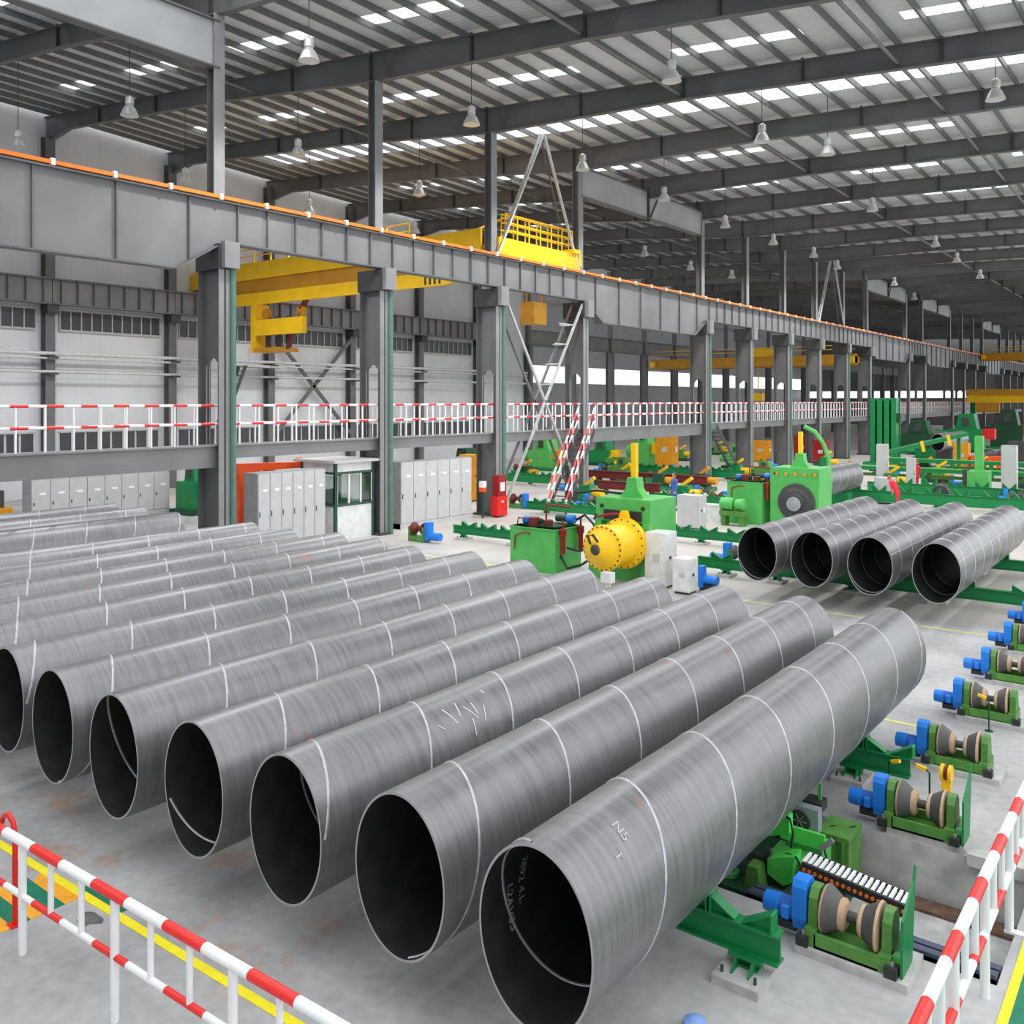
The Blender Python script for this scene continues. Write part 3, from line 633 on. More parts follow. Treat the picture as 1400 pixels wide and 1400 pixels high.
# ------------------------------------------------------------------ roller stations
def roller(x, y, label, plate, plinth=True):
    g = thing('roller_station', label, 'roller stand', (x, y, 0), 'roller stands along the right aisle')
    MB().box(x - .60, x + .70, y - .36, y + .38, 0, .10).build('plinth', 'concrete', g) if plinth else MB().box(x - .46, x + .64, y - .28, y + .3, 0, .10).build('plinth', 'concrete', g)
    MB().box(x - .38, x + .36, y - .30, y - .24, .10, .27).box(x - .38, x + .36, y + .24, y + .30, .10, .27).box(x - .38, x + .36, y - .30, y + .30, .10, .13).build('base_frame', 'ogreen', g)
    zc = .46
    for s_, w_ in ((-1, .12), (1, .10)):
        x_ = x; x = x_ - s_ * .09
        b = MB().box(x + s_ * .52 - .07, x + s_ * .52 + .07, y - .30, y + .30, .10, .30)
        b.prism([(y - .2, .3), (y + .2, .3), (y + .16, .62), (y + .08, .72), (y - .08, .72), (y - .16, .62)], 0, x + s_ * .52 - .055, x + s_ * .52 + .055)
        b.build('bearing_housing', 'ogreen', g)
        f = MB().box(x + s_ * .60 - .07, x + s_ * .60 + .07, y - .36, y - .20, .10, .22).build('foot', 'black', g)
        MB().cyl((x + s_ * .60, y - .28, .2), (x + s_ * .60, y - .28, .26), .03, n=6).build('anchor_bolt', 'steel', g)
        x = x_
    for s_ in (-1, 1):
        r = MB().lathe([(s_ * .335, .285, 1), (s_ * .305, .30, 0), (s_ * .285, .285, 0), (s_ * .14, .19, 1), (s_ * .10, .19, 1), (s_ * .075, .15, 1), (s_ * .065, .08, 1)], (x, y, zc), 0, 28)
        r.build('cone_roller', ['rubber', 'tan'], g)
    MB().cyl((x - .52, y, zc), (x + .48, y, zc), .065, n=12).build('shaft', 'dark', g)
    # gearbox and motor
    gb = MB().prism([(y - .12, .16), (y + .12, .16), (y + .15, .3), (y + .15, .68), (y + .1, .76), (y - .1, .76), (y - .15, .68), (y - .15, .3)], 0, x - .70, x - .52)
    gb.build('gearbox', 'blue', g)
    m = MB().lathe([(-.40, .05), (-.39, .125), (-.2, .138), (-.19, .12)], (x - .70, y, .32), 0, 16); m.build('motor_cowl', 'blue', g)
    MB().lathe([(-.2, .13), (0, .13)], (x - .70, y, .32), 0, 16).build('motor_body', 'fin', g)
    MB().box(x - .83, x - .74, y - .18, y - .1, .26, .40).build('terminal_box', 'blue', g)
    MB().box(x - .92, x - .66, y - .1, y + .1, .10, .20).build('motor_foot', 'black', g)
    if plate:
        MB().prism([(y - .28, .10), (y + .16, .10), (y + .3, .95), (y + .34, 1.15), (y + .26, 1.0), (y - .24, .74)], 0, x + .60, x + .63).build('guard_plate', 'dgreen', g)
        MB().box(x + .48, x + .62, y - .2, y - .1, .2, .3).build('plate_bracket', 'green', g)
    return g
RYS = [11.08, 14.85, 17.85, 21.0, 24.05, 27.2, 30.3, 33.4]
r1 = roller(-3.33, RYS[0], 'bow-tie roller stand with blue motor and green guard plate, nearest in the row', True)
r2 = roller(-3.42, RYS[1], 'bow-tie roller stand with blue motor and guard plate at the pit edge, second in row', True, False)
r3 = roller(-3.48, RYS[2], 'bow-tie roller stand with blue motor, third in the row, without guard plate', False)
for i in range(3, 8): dup(r3, (-3.5, RYS[i], 0), f'bow-tie roller stand with blue motor, {ORD[i]} in the row along the right edge')
# lamps, posts by the rollers
def sensor(x, y, h, lx, label):
    s = thing('sensor_post', label, 'sensor', (x, y, 0))
    MB().tube([(x, y, 0), (x, y, h), (x + lx * .6, y - .02, h + .06)], .016, 6).build('post', 'bgreen', s)
    MB().bar((x + lx * .4, y - .02, h + .05), (x + lx * 1.6, y - .06, h + .1), .06, .05).build('head', 'yel', s)
    MB().cyl((x, y, 0), (x, y, .015), .08, n=10).build('foot', 'bgreen', s)
sensor(-3.42, 15.3, .80, -.12, 'thin green post with yellow sensor head behind the second roller stand')
sensor(-3.42, 20.3, .62, -.12, 'thin green post with yellow sensor head before the fourth roller stand')
sensor(-4.24, 16.08, .50, .12, 'small yellow sensor on a stalk in front of the farther cradle girder')
t = thing('cable_wheel', 'yellow forked wheel standing behind the second roller stand', 'wheel', (-3.4, 16.4, 0))
MB().box(-3.47, -3.33, 16.35, 16.45, 0, .34).build('stand', 'yel', t)
MB().lathe([(-.025, .14), (.025, .14)], (-3.46, 16.4, .44), 0, 18).build('cheek', 'yel', t)
MB().lathe([(-.025, .14), (.025, .14)], (-3.34, 16.4, .44), 0, 18).build('cheek', 'yel', t)
MB().lathe([(-.04, .10), (.04, .10)], (-3.4, 16.4, .44), 0, 16).build('wheel', 'brown', t)
# drag chain and pit channels
dc = thing('drag_chain', 'black cable chain with orange dots lying across the pit', 'cable chain', (-3.7, 12.35, 0))
MB().bar((-4.36, 12.2, .28), (-3.0, 12.2, .14), .05, .17).build('side_plate', 'black', dc)
MB().bar((-4.36, 12.52, .28), (-3.0, 12.52, .14), .05, .17).build('side_plate', 'black', dc)
for i in range(18):
    f = (i + .5) / 18; x = -4.36 + 1.36 * f; z = .28 - .14 * f
    MB().cyl((x, 12.172, z), (x, 12.16, z), .027, n=8).build('orange_rivet', 'orange', dc)
    MB().box(x - .042, x + .0, 12.22, 12.52, z + .05, z + .09).build('crossbar', 'white', dc)
MB().box(-4.4, -4.3, 12.2, 12.5, PZ, .25).box(-3.3, -3.2, 12.2, 12.5, PZ, .15).build('support', 'black', dc)
for i, (y, z) in enumerate(((11.68, -.03), (11.92, -.08))):
    tag(MB().box(-4.9, PX1 - .02, y - .10, y + .10, z - .06, z + .05).box(-4.9, PX1 - .02, y - .10, y - .07, z, z + .10).build('guide_channel', 'navy'), f'dark blue-grey steel channel at the front of the pit, {"front" if i == 0 else "rear"} of two', 'channel')
# lifting carriage in the pit under the nearest pipe
c = thing('lifting_carriage', 'lime green lifting carriage with a grey fan in the pit beside the nearest pipe', 'machine', (-5, 13.2, PZ))
MB().box(-6.3, -4.7, 12.0, 12.12, -.42, -.22).box(-6.3, -4.7, 13.9, 14.0, -.42, -.22).box(-6.3, -4.7, 12.12, 13.9, -.32, -.26).build('chassis', 'bgreen', c)
for x in (-6.1, -4.9):
    for y in (12.3, 13.8): MB().lathe([(-.05, .2), (.05, .2)], (x, y, PZ + .2), 0, 16).box(x - .03, x + .03, y - .05, y + .05, PZ + .2, -.3).build('wheel', 'dark', c)
MB().cyl((-5.5, 12.4, -.26), (-5.5, 12.4, -.2), .14, n=16).cyl((-5.5, 12.4, -.2), (-5.5, 12.4, .02), .075, n=14).build('jack_stub', 'green', c)
MB().prism([(-5.2, -.26), (-4.95, -.26), (-5.0, .06), (-5.15, .06)], 1, 12.2, 12.45).build('bracket', 'ogreen', c)
MB().bar((-5.85, 12.6, .22), (-5.05, 12.6, -.02), .12, .12).bar((-4.98, 12.55, .22), (-4.93, 12.55, -.24), .09, .09).bar((-5.8, 12.6, .3), (-5.35, 12.8, .2), .25, .2).build('hydraulic_arm', 'dark', c)
MB().prism([(-5.45, .42), (-4.98, .70), (-4.78, .62), (-4.78, .36), (-5.2, .20), (-5.42, .22)], 1, 12.85, 13.0).build('side_plate', 'lime', c)
MB().prism([(-4.95, .12), (-4.56, .26), (-4.60, -.12), (-4.72, -.2), (-4.95, -.1)], 1, 12.45, 12.75).build('tool_block', 'lime', c)
MB().box(-4.95, -4.3, 12.95, 13.0, .22, .44).build('front_plate', 'lime', c)
MB().box(-5.0, -4.4, 12.6, 13.1, -.26, .12).box(-4.85, -4.35, 13.0, 13.4, -.3, .2).build('body', 'green', c)
MB().box(-5.1, -4.56, 13.45, 13.62, .12, .54).build('fan_housing', 'fan', c)
MB().lathe([(0, .15), (.02, .16), (.02, .12)], (-4.83, 13.42, .33), 1, 20).build('fan_ring', 'dark', c)
MB().lathe([(0, .12), (.01, .12)], (-4.83, 13.44, .33), 1, 20).build('fan_opening', 'black', c)
for a in range(6): MB().bar((-4.83, 13.425, .33), (-4.83 + .11 * math.cos(a * PI / 3), 13.425, .33 + .11 * math.sin(a * PI / 3)), .006, .04, up=(0, 1, 0)).build('fan_blade', 'fan', c)
MB().tube([(-4.95, 12.9, .6), (-4.75, 12.8, .62), (-4.68, 12.75, .45), (-4.7, 12.7, .25)], .018, 6).tube([(-4.72, 12.6, .2), (-4.55, 12.5, .24), (-4.42, 12.45, .1)], .018, 6).tube([(-4.35, 13.0, .35), (-4.25, 12.9, .15), (-4.3, 12.8, -.1)], .018, 6).build('hose', 'cable', c)
MB().bar((-4.35, 12.9, .25), (-4.18, 12.95, .42), .04, .07).bar((-4.35, 12.7, -.15), (-4.3, 12.75, .15), .05, .1).build('strut', 'steel', c)
gbx = thing('flanged_box', 'dark green flanged gear case behind the drag chain', 'machine', (-4.3, 13.8, PZ))
MB().box(-4.58, -4.2, 13.6, 14.1, -.45, .12).build('body', 'ogreen', gbx)
MB().box(-4.62, -4.14, 13.55, 14.2, .12, .20).build('lid', 'ogreen', gbx)
for x in (-4.62, -4.40, -4.24): MB().box(x, x + .05, 13.52, 13.6, -.5, .12).build('rib', 'ogreen', gbx)
MB().box(-4.18, -4.14, 13.55, 14.15, -.5, .1).build('side_flange', 'ogreen', gbx)
MB().box(-4.6, -4.5, 13.6, 14.1, PZ, -.45).box(-4.3, -4.2, 13.6, 14.1, PZ, -.45).build('leg', 'bgreen', gbx)
MB().bar((-4.5, 13.8, .203), (-4.44, 13.88, .203), .03, .008).bar((-4.24, 13.95, .203), (-4.19, 14.05, .203), .04, .008).build('lid_slot', 'black', gbx)
tr = thing('instrument_tray', 'dark tray on a green post behind the fan carriage', 'tray', (-5.1, 14.3, PZ))
MB().box(-5.5, -4.75, 14.15, 14.45, .2, .34).build('tray', 'dark', tr)
MB().box(-5.45, -5.1, 14.18, 14.42, .34, .55).build('box', 'black', tr)
MB().box(-4.85, -4.8, 14.3, 14.35, .34, .85).build('rod', 'green', tr)
MB().box(-5.25, -5.0, 14.2, 14.4, PZ, .2).box(-5.55, -5.4, 14.2, 14.4, PZ, .2).build('post', 'green', tr)

# ------------------------------------------------------------------ railings in the foreground
def front_rail():
    A, B = Vector((-16.0, 4.83, 0)), Vector((-4.2, 5.22, 0)); d = (B - A).normalized()
    P = lambda x, z: (A.x + d.x * (x - A.x) / d.x, A.y + d.y * (x - A.x) / d.x, z)
    r = thing('railing', 'red and white banded guard rail in the lower left corner', 'railing', (-9, 5, 0))
    MB().cyl(P(-16, 1.36), P(-4.2, 1.36), .055, n=14).build('top_rail', 'strx', r)
    MB().cyl(P(-16, .70), P(-4.2, .70), .038, n=12).build('mid_rail', 'strx', r)
    for i in range(6):
        x = -15.36 + 2.02 * i
        MB().cyl(P(x, 0), P(x, 1.33), .047, n=12).build('post', 'white', r)
        for e in (.67, 1.34):
            if x + e < -4.4: MB().cyl(P(x + e, .70), P(x + e, 1.33), .034, n=10).build('baluster', 'white', r)
front_rail()
t = thing('post', 'slender red hooked post beside the striped floor mark at the lower left', 'post', (-12.02, 5.2, 0))
MB().tube([(-12.02, 5.2, 0), (-12.02, 5.2, 1.18), (-12.08, 5.2, 1.3), (-12.2, 5.2, 1.36), (-12.35, 5.2, 1.3), (-12.4, 5.2, 1.2)], .034, 8).build('hooked_tube', 'red', t)
MB().box(-12.1, -11.94, 5.13, 5.27, 0, .02).build('foot', 'red', t)
def side_rail():
    x = -1.93
    r = thing('railing', 'red and white banded guard rail beside the pit at the lower right', 'railing', (x, 10, 0))
    MB().cyl((x, 6.4, 1.36), (x, 60, 1.36), .06, n=14).build('top_rail', 'stry', r)
    MB().cyl((x, 6.4, .72), (x, 60, .72), .045, n=12).build('mid_rail', 'stry', r)
    for i in range(17):
        y = 8.02 + 1.6 * i
        MB().cyl((x, y, 0), (x, y, 1.34), .052, n=12).build('post', 'white', r)
        if PY0 < y < PY1: MB().box(x - .05, PX1 + .1, y - .05, y + .05, -.02, .01).build('post_bracket', 'white', r)
        for d in (.53, 1.06): MB().cyl((x, y + d, .72), (x, y + d, 1.34), .036, n=10).build('baluster', 'white', r)
side_rail()
tag(MB().lathe([(0, .09), (.04, .13), (.10, .12), (.13, .05), (.14, .0)], (-4.28, 8.75, 0), 2, 20).build('floor_lamp_cap', 'paleblue'), 'small pale blue dome on the floor at the bottom edge', 'dome')
# ------------------------------------------------------------------ cabinets, booth, jib along the walkway
def switchgear(x0, x1, y0, y1, h, n, label, ax='y'):
    g = thing('switchgear_bank', label, 'cabinet', ((x0 + x1) / 2, (y0 + y1) / 2, 0))
    MB().box(x0, x1, y0, y1, 0, h).build('body', 'lgrey2', g)  # darker copy of the door grey, shade of the side painted in
    MB().box(x0 + .02, x1 + .03, y0, y1, 0, .28).build('plinth', 'lgrey', g)
    d = (y1 - y0) / n
    for i in range(n):
        p = MB().box(x1, x1 + .05, y0 + d * i + .02, y0 + d * (i + 1) - .02, .30, h - .03).build('door', 'lgrey', g)
        MB().box(x1 + .05, x1 + .07, y0 + d * i + d * .4, y0 + d * i + d * .75, h - .82, h - .70).build('name_plate', 'white', p)
        MB().box(x1 + .05, x1 + .075, y0 + d * i + d * .1, y0 + d * i + d * .16, h * .45, h * .52).build('handle', 'dark', p)
    return g
switchgear(-33.75, -32.78, 24.3, 28.1, 3.5, 6, 'bank of tall light grey electrical cabinets left of the white booth')
switchgear(-33.85, -33.05, 33.4, 39.1, 3.5, 6, 'bank of tall light grey electrical cabinets right of the white booth')
switchgear(-50, -49, 22.0, 30.0, 2.5, 8, 'row of light grey cabinets in the left aisle behind the leftmost pipes')
b = thing('control_booth', 'small white glazed control booth with green trim between the cabinet banks', 'booth', (-34, 30, 0))
bx0, bx1, by0, by1 = -35.2, -32.78, 28.76, 31.15
MB().box(bx0, bx1, by0, by1, 0, 1.70).build('lower_panel', 'booth', b)
MB().box(bx0, bx1, by0, by1, 3.22, 3.72).build('upper_panel', 'booth', b)
MB().box(bx0 - .35, bx1 + .3, by0 - .3, by1 + .3, 3.72, 3.84).build('roof_slab', 'lgrey', b)
for (x, y) in ((bx0, by0), (bx1, by0), (bx0, by1), (bx1, by1)): MB().box(x - .09, x + .05, y - .05, y + .09, 0, 3.72).build('corner_post', 'boothg', b)
MB().box(bx0 - .02, bx1 + .03, by0 - .03, by1 + .02, 1.62, 1.74).build('sill_band', 'boothg', b)
MB().box(bx0 - .02, bx1 + .03, by0 - .03, by1 + .02, 3.16, 3.28).build('head_band', 'boothg', b)
for i in range(4):
    y = by0 + .06 + (by1 - by0 - .1) * i / 3
    MB().box(bx1 - .02, bx1 + .05, y - .03, y + .05, 1.74, 3.16).build('window_post', 'white', b)
    if i < 3: MB().box(bx1 - .01, bx1, y + .05, y + .74, 1.8, 3.1).build('window_pane', 'glass', b)
for i in range(4):
    x = bx0 + .06 + (bx1 - bx0 - .1) * i / 3
    MB().box(x - .03, x + .05, by0 - .05, by0 + .02, 1.74, 3.16).build('window_post', 'white', b)
    if i < 3: MB().box(x + .05, x + .76, by0, by0 + .01, 1.8, 3.1).build('window_pane', 'glass', b)
tag(MB().box(-34.7, -33.8, 29.2, 30.6, 1.7, 1.76).box(-34.6, -34.2, 29.4, 30.3, 1.76, 2.3).build('control_desk', 'dark'), 'dark control desk seen through the booth windows', 'desk')
j = thing('jib_crane', 'orange jib crane reaching over the cabinet bank left of the booth', 'jib crane', (-36, 25.6, 0))
MB().box(-36.2, -35.7, 25.45, 25.9, 0, 3.2).build('mast', 'orangep', j)
MB().prism([(25.35, 3.2), (26.4, 3.2), (26.7, 3.35), (29.3, 3.35), (29.3, 3.62), (25.35, 3.75)], 0, -36.15, -35.75).build('arm', 'orangep', j)
MB().box(-36.1, -35.8, 27.1, 27.5, 3.1, 3.35).box(-36.1, -35.8, 29.1, 29.3, 3.62, 3.85).build('trolley', 'orangep', j)
a = thing('fire_cabinet', 'red fire equipment cabinet at the foot of the third column', 'cabinet', (-32, 40.6, 0))
MB().box(-32.4, -31.9, 40.1, 41.0, .1, 1.2).build('lower_box', 'red', a); MB().box(-32.4, -31.95, 40.25, 40.95, 1.2, 2.4).build('upper_box', 'red2', a)
MB().box(-31.95, -31.93, 40.4, 40.8, 1.5, 2.0).build('label_panel', 'chalk', a); MB().box(-32.42, -32.38, 41.0, 41.25, .9, 2.4).build('side_sign', 'white', a)
MB().box(-31.9, -31.88, 40.45, 40.65, .85, .95).build('label_panel', 'chalk', a)
a = thing('signal_post', 'thin dark post with white and orange cap beside the red fire cabinet', 'post', (-32.6, 39.6, 0))
MB().cyl((-32.6, 39.6, 0), (-32.6, 39.6, 1.5), .07).build('post', 'bgreen', a); MB().box(-32.75, -32.45, 39.45, 39.75, 1.5, 1.75).build('orange_band', 'orangep', a); MB().box(-32.75, -32.45, 39.45, 39.75, 1.75, 2.1).build('cap', 'white', a)
def cabinet(x, y, w, d, h, m, label, name='cabinet', knob='dark', feet=True):
    c = thing(name, label, 'cabinet', (x, y, 0))
    MB().box(x - w / 2, x + w / 2, y - d / 2, y + d / 2, .08, h).build('body', m, c)
    MB().box(x - w / 2 + .03, x + w / 2 - .03, y - d / 2 - .02, y - d / 2, .12, h - .05).build('door', m, c)
    MB().box(x + w / 2, x + w / 2 + .02, y - d / 2 + .03, y + d / 2 - .03, .12, h - .05).build('side_door', m, c)
    MB().box(x - w / 2 + .05, x + w / 2 - .05, y - d / 2 + .05, y + d / 2 - .05, 0, .08).build('plinth', 'dark', c)
    MB().cyl((x + w / 2 + .02, y - d * .1, h * .55), (x + w / 2 + .05, y - d * .1, h * .55), .06, n=10).build('switch', knob, c)
    MB().box(x + w / 2 + .02, x + w / 2 + .03, y + d * .08, y + d * .3, h * .48, h * .62).build('label_plate', 'white', c)
    MB().box(x - w * .1, x + w * .25, y - d / 2 - .03, y - d / 2 - .02, h * .48, h * .62).build('vent_grille', 'lgrey', c)
    return c
cabinet(-38.9, 45.9, 1.1, .9, 3.1, 'amber', 'tall amber cabinet behind the right end of the right cabinet bank')
cabinet(-15.5, 28.95, .8, .9, 1.98, 'cab', 'tall cream control cabinet beside the yellow-hubbed press')
cabinet(-14.3, 28.5, .62, .7, 1.22, 'cab', 'short cream control cabinet in front of the tall one')
cabinet(-41.3, 78.4, 1.7, 1.5, 3.6, 'amber', 'distant amber cabinet standing alone behind the oxide-red beams')
cabinet(-21.3, 43.2, 1.2, 1.0, 1.75, 'lgrey', 'plain light grey box cabinet in the middle of the floor')
cabinet(-20.9, 62.3, 1.3, 1.0, 1.55, 'lgrey', 'light grey cabinet behind the back group of pipes, left one')
cabinet(-16.4, 61.3, 1.1, 1.0, 1.7, 'lgrey', 'light grey cabinet behind the back group of pipes, right one')
cabinet(-19.3, 71.4, .7, .8, 3.4, 'lgrey', 'slim tall light grey cabinet under the far conveyor, left of two')
cabinet(-16.6, 68.7, .5, .6, 2.6, 'lgrey', 'slim pale cabinet beside the worker in red')
cabinet(-10.6, 70.5, .9, .9, 3.6, 'lgrey', 'tall pale cabinet right of the far green pillar')
for i, (x, y, m, h, lb) in enumerate(((-18.5, 95.8, 'amber', 2.6, 'bright amber cupboard above the far green beam'), (-17.0, 95.9, 'orangep', 1.4, 'orange tool box right of the amber cupboard, left of two'), (-15.5, 96.1, 'orangep', 1.4, 'orange tool box right of the amber cupboard, right of two'), (-12.0, 97, 'amber', 1.9, 'amber box near the right edge in the distance'))):
    cabinet(x, y, 1.3, 1.2, h, m, lb)
cabinet(-34.9, 97.9, 1.5, 1.2, 2.9, 'red2', 'dark red fire cabinet beside a far column, left of two')
cabinet(-31.4, 93.6, 1.4, 1.2, 2.6, 'red2', 'dark red fire cabinet beside a far column, right of two')
cabinet(-38.5, 95.2, 1.7, 1.5, 2.3, 'amber', 'yellow drive cabinet left of the far green press')
lw = tag(MB().box(-23.4, -20.95, 45.9, 46.2, 0, .9).box(-23.5, -20.9, 45.85, 46.25, .9, 1.0).build('low_partition', 'cab'), 'low white partition behind the grey box cabinet', 'partition')

# ------------------------------------------------------------------ end presses with hydraulic tanks
def press(x0, x1, y0, y1, zt, post, label, plain=False):
    p = thing('hydraulic_press', label, 'press', ((x0 + x1) / 2, (y0 + y1) / 2, 0))
    MB().box(x0, x1, y0 + .25, y1, 0, zt).build('frame', 'green', p)
    if not plain:
     MB().prism([(x0 - .35, 0), (x0 + .3, 0), (x0 + .25, zt * .72), (x0, zt * .72)], 1, y0, y0 + .25).build('buttress', 'green', p)
     MB().prism([(x1 + .15, 0), (x1 - .3, 0), (x1 - .22, zt * .72), (x1 + .05, zt * .72)], 1, y0, y0 + .25).build('buttress', 'green', p)
    MB().box(x0 - .02, x1 + .05, y0 + .1, y0 + .3, zt * .72, zt).build('head_beam', 'green', p)
    if not plain: MB().box(x0 + .35, x1 - .3, y0 + .05, y0 + .12, zt * .74, zt * .86).build('slot', 'black', p)
    else: MB().box(x0 - .02, x1 + .02, y0 + .1, y0 + .25, 0, zt * .72).build('front_plate', 'green', p)
    for x in (x0 + .25, x1 - .25): MB().cyl((x, y0 + .12, zt * .9), (x, y0 + .06, zt * .9), .08, n=12).build('bolt_hole', 'black', p)
    xm = (x0 + x1) / 2
    MB().prism([(xm - .45, zt), (xm + .55, zt), (xm + .3, zt + .35), (xm + .25, zt + .75), (xm - .15, zt + .75), (xm - .2, zt + .35)], 1, y0 + .7, y0 + 1.2).build('top_bracket', 'green', p)
    MB().box(xm - .06, xm + .14, y0 + .85, y0 + 1.05, zt + .75, zt + post).build('indicator_post', 'yel', p)
    return p
p = press(-18.2, -15.95, 28.8, 31.0, 3.05, 2.05, 'green hydraulic press with a yellow bolted hub, left of centre')
h = MB().lathe([(-2.25, .24, 0), (-2.15, .36, 0), (-1.85, .66, 0), (-1.78, .80, 0), (-1.66, .82, 0), (-1.62, .70, 0), (-.5, .76, 0), (-.42, .92, 0), (-.22, .94, 0), (-.15, .8, 0), (0, .7, 0)], (-16.75, 28.75, 1.5), 1, 32).build('yellow_hub', 'yel', p)
for yb_, rb_, n_ in ((26.96, .75, 24), (28.32, .86, 20)):
    for i in range(n_):
        a = 2 * PI * i / n_
        MB().cyl((-16.75 + rb_ * math.cos(a), yb_ + .02, 1.5 + rb_ * math.sin(a)), (-16.75 + rb_ * math.cos(a), yb_ - .03, 1.5 + rb_ * math.sin(a)), .035, n=6).build('hub_bolt', 'brown', h)
MB().lathe([(-2.35, .12), (-2.24, .2)], (-16.75, 28.75, 1.5), 1, 16).build('hub_nose', 'dark', h)
MB().tube([(-16.95, 26.5, 1.7), (-16.95, 26.35, 2.0), (-16.75, 26.35, 2.05), (-16.6, 26.45, 1.8)], .05, 6).build('hub_valve', 'dark', h)
MB().prism([(-16.95, 2.3), (-16.5, 2.3), (-16.6, 2.68), (-16.82, 2.68)], 1, 28.35, 28.55).build('hub_lug', 'yel', h)
MB().tube([(-18.0, 28.7, 2.35), (-17.4, 28.5, 2.5), (-17.0, 28.4, 2.55), (-16.8, 28.4, 2.5), (-16.72, 28.45, 2.3)], .05, 8).build('red_pipe', 'red2', p)
MB().box(-16.4, -16.0, 26.3, 26.6, .45, .8).box(-16.28, -16.12, 26.4, 26.5, 0, .45).build('terminal_box', 'cab', p)
def tank(x0, x1, y0, y1, z, label):
    t = thing('hydraulic_tank', label, 'tank', ((x0 + x1) / 2, (y0 + y1) / 2, 0))
    MB().box(x0, x1, y0, y1, 0, z).build('body', 'green', t)
    MB().box(x0 - .04, x1 + .04, y0 - .04, y1 + .04, z - .05, z).build('lid', 'green', t)
    for i, (x, y) in enumerate(((x1 + .15, y0 + .3), (x1 + .15, y1 - .25))):
        MB().cyl((x, y, z - .95), (x, y, z - .25), .10, n=12).cyl((x, y, z - .28), (x, y, z), .14, n=12).cyl((x, y, z), (x, y, z + .35), .04, n=8).build('accumulator', 'red2', t)
    for pts, r in (([(x0 + .25, y0 - .06, z - .9), (x0 + .3, y0 - .06, z - .35), (x0 + .8, y0 - .06, z - .2), (x0 + 1.0, y0 - .02, z - .25)], .03), ([(x0 + .7, y1 - .3, z), (x0 + .7, y1 - .3, z + .75), (x0 + 1.9, y1 - .3, z + .7)], .045), ([(x0 + .2, y0 + .2, z), (x0 + .25, y0 + .2, z + .3), (x0 + .9, y0 + .3, z + .3)], .03)):
        MB().tube(pts, r, 6).build('red_pipe', 'red2', t)
    MB().cyl((x0 + .9, y0 + .4, z), (x0 + .9, y0 + .4, z + .35), .22, n=14).cyl((x0 + 1.5, y0 + .5, z), (x0 + 1.5, y0 + .5, z + .28), .2, n=14).build('filter_housing', 'brown', t)
    MB().cyl((x0 + .35, y0 + .5, z + .2), (x0 + .65, y0 + .5, z + .2), .16, n=12).cyl((x1 - .35, y1 - .4, z + .25), (x1 - .05, y1 - .4, z + .25), .18, n=12).build('blue_motor', 'blue', t)
    MB().cyl((x0 + .65, y0 + .5, z + .2), (x0 + 1.2, y0 + .5, z + .2), .12, n=12).cyl((x1 - .9, y1 - .4, z + .25), (x1 - .35, y1 - .4, z + .25), .14, n=12).box(x0 + .3, x1 - .2, y0 + .3, y1 - .2, z, z + .06).build('pump', 'bgreen', t)
    return t
tank(-21.95, -19.75, 28.4, 30.2, 1.72, 'green hydraulic tank with red accumulators left of the yellow-hubbed press')
t = thing('hydraulic_hose', 'black hydraulic hoses looping from the tank to the press', 'hose', (-19, 30, 1.8))
for pts in ([(-19.9, 30, 1.9), (-19.3, 29.8, 2.2), (-18.7, 29.5, 1.9), (-18.4, 29.3, 1.2), (-19.0, 29.0, .9), (-19.5, 28.8, 1.0)], [(-19.9, 30.1, 3.0), (-19, 30.2, 3.15), (-18, 30.2, 3.1), (-17.4, 30.0, 3.15), (-18.0, 29.0, 2.75), (-18.3, 28.9, 2.2)], [(-19.8, 28.8, .7), (-19.2, 28.4, .3), (-18.6, 28.5, .5), (-18.3, 28.9, .8)]):
    MB().tube(pts, .05, 7).build('hose', 'cable', t)
p = press(-18.3, -15.75, 46.4, 48.6, 3.15, 1.9, 'distant green hydraulic press with a dark chuck ring, right of centre', True)
h = MB().lathe([(-.42, .2), (-.36, .3), (-.34, .45), (-.2, .5), (-.18, .62), (-.12, .78), (-.1, .95), (.02, 1.0), (.06, 1.0)], (-16.9, 46.45, 1.35), 1, 32).build('chuck', 'dark', p)
for i in range(24):
    a = 2 * PI * i / 24
    MB().box(-.05, .05, -.1, .06, -.05, .05).build('chuck_tooth', 'fan', h).location = Vector((-16.9 + 1.0 * math.cos(a), 46.45, 1.35 + 1.0 * math.sin(a))) - parent_loc(h)
MB().lathe([(-.50, .16), (-.45, .18), (-.43, .36), (-.40, .38)], (-16.9, 46.45, 1.3), 1, 24).build('chuck_face', 'fan', h)
for i in range(5): MB().box(-18.0 + .5 * i, -17.85 + .5 * i, 46.38, 46.42, 2.75, 2.92).build('yellow_mark', 'amber', p)
tank(-20.7, -18.7, 46.3, 48.0, 2.3, 'green hydraulic tank with red cylinders left of the far press')
m = thing('pump_motor', 'green electric motor on a frame in front of the far tank', 'motor', (-19.9, 45.4, 0))
MB().lathe([(-.75, .26), (-.7, .34), (-.1, .36), (0, .28)], (-19.9, 45.4, 1.15), 0, 18).build('motor_body', 'green', m)
MB().lathe([(.05, .2), (.15, .3), (.55, .33), (.62, .2)], (-19.9, 45.4, 1.15), 0, 18).build('pump_body', 'green', m)
MB().box(-20.6, -19.2, 45.05, 45.75, .55, .8).box(-20.5, -20.3, 45.1, 45.7, 0, .55).box(-19.5, -19.3, 45.1, 45.7, 0, .55).build('stand', 'ogreen', m)
m = thing('gear_motor', 'blue gear motor on the floor right of the short cream cabinet', 'motor', (-13.9, 29.3, 0))
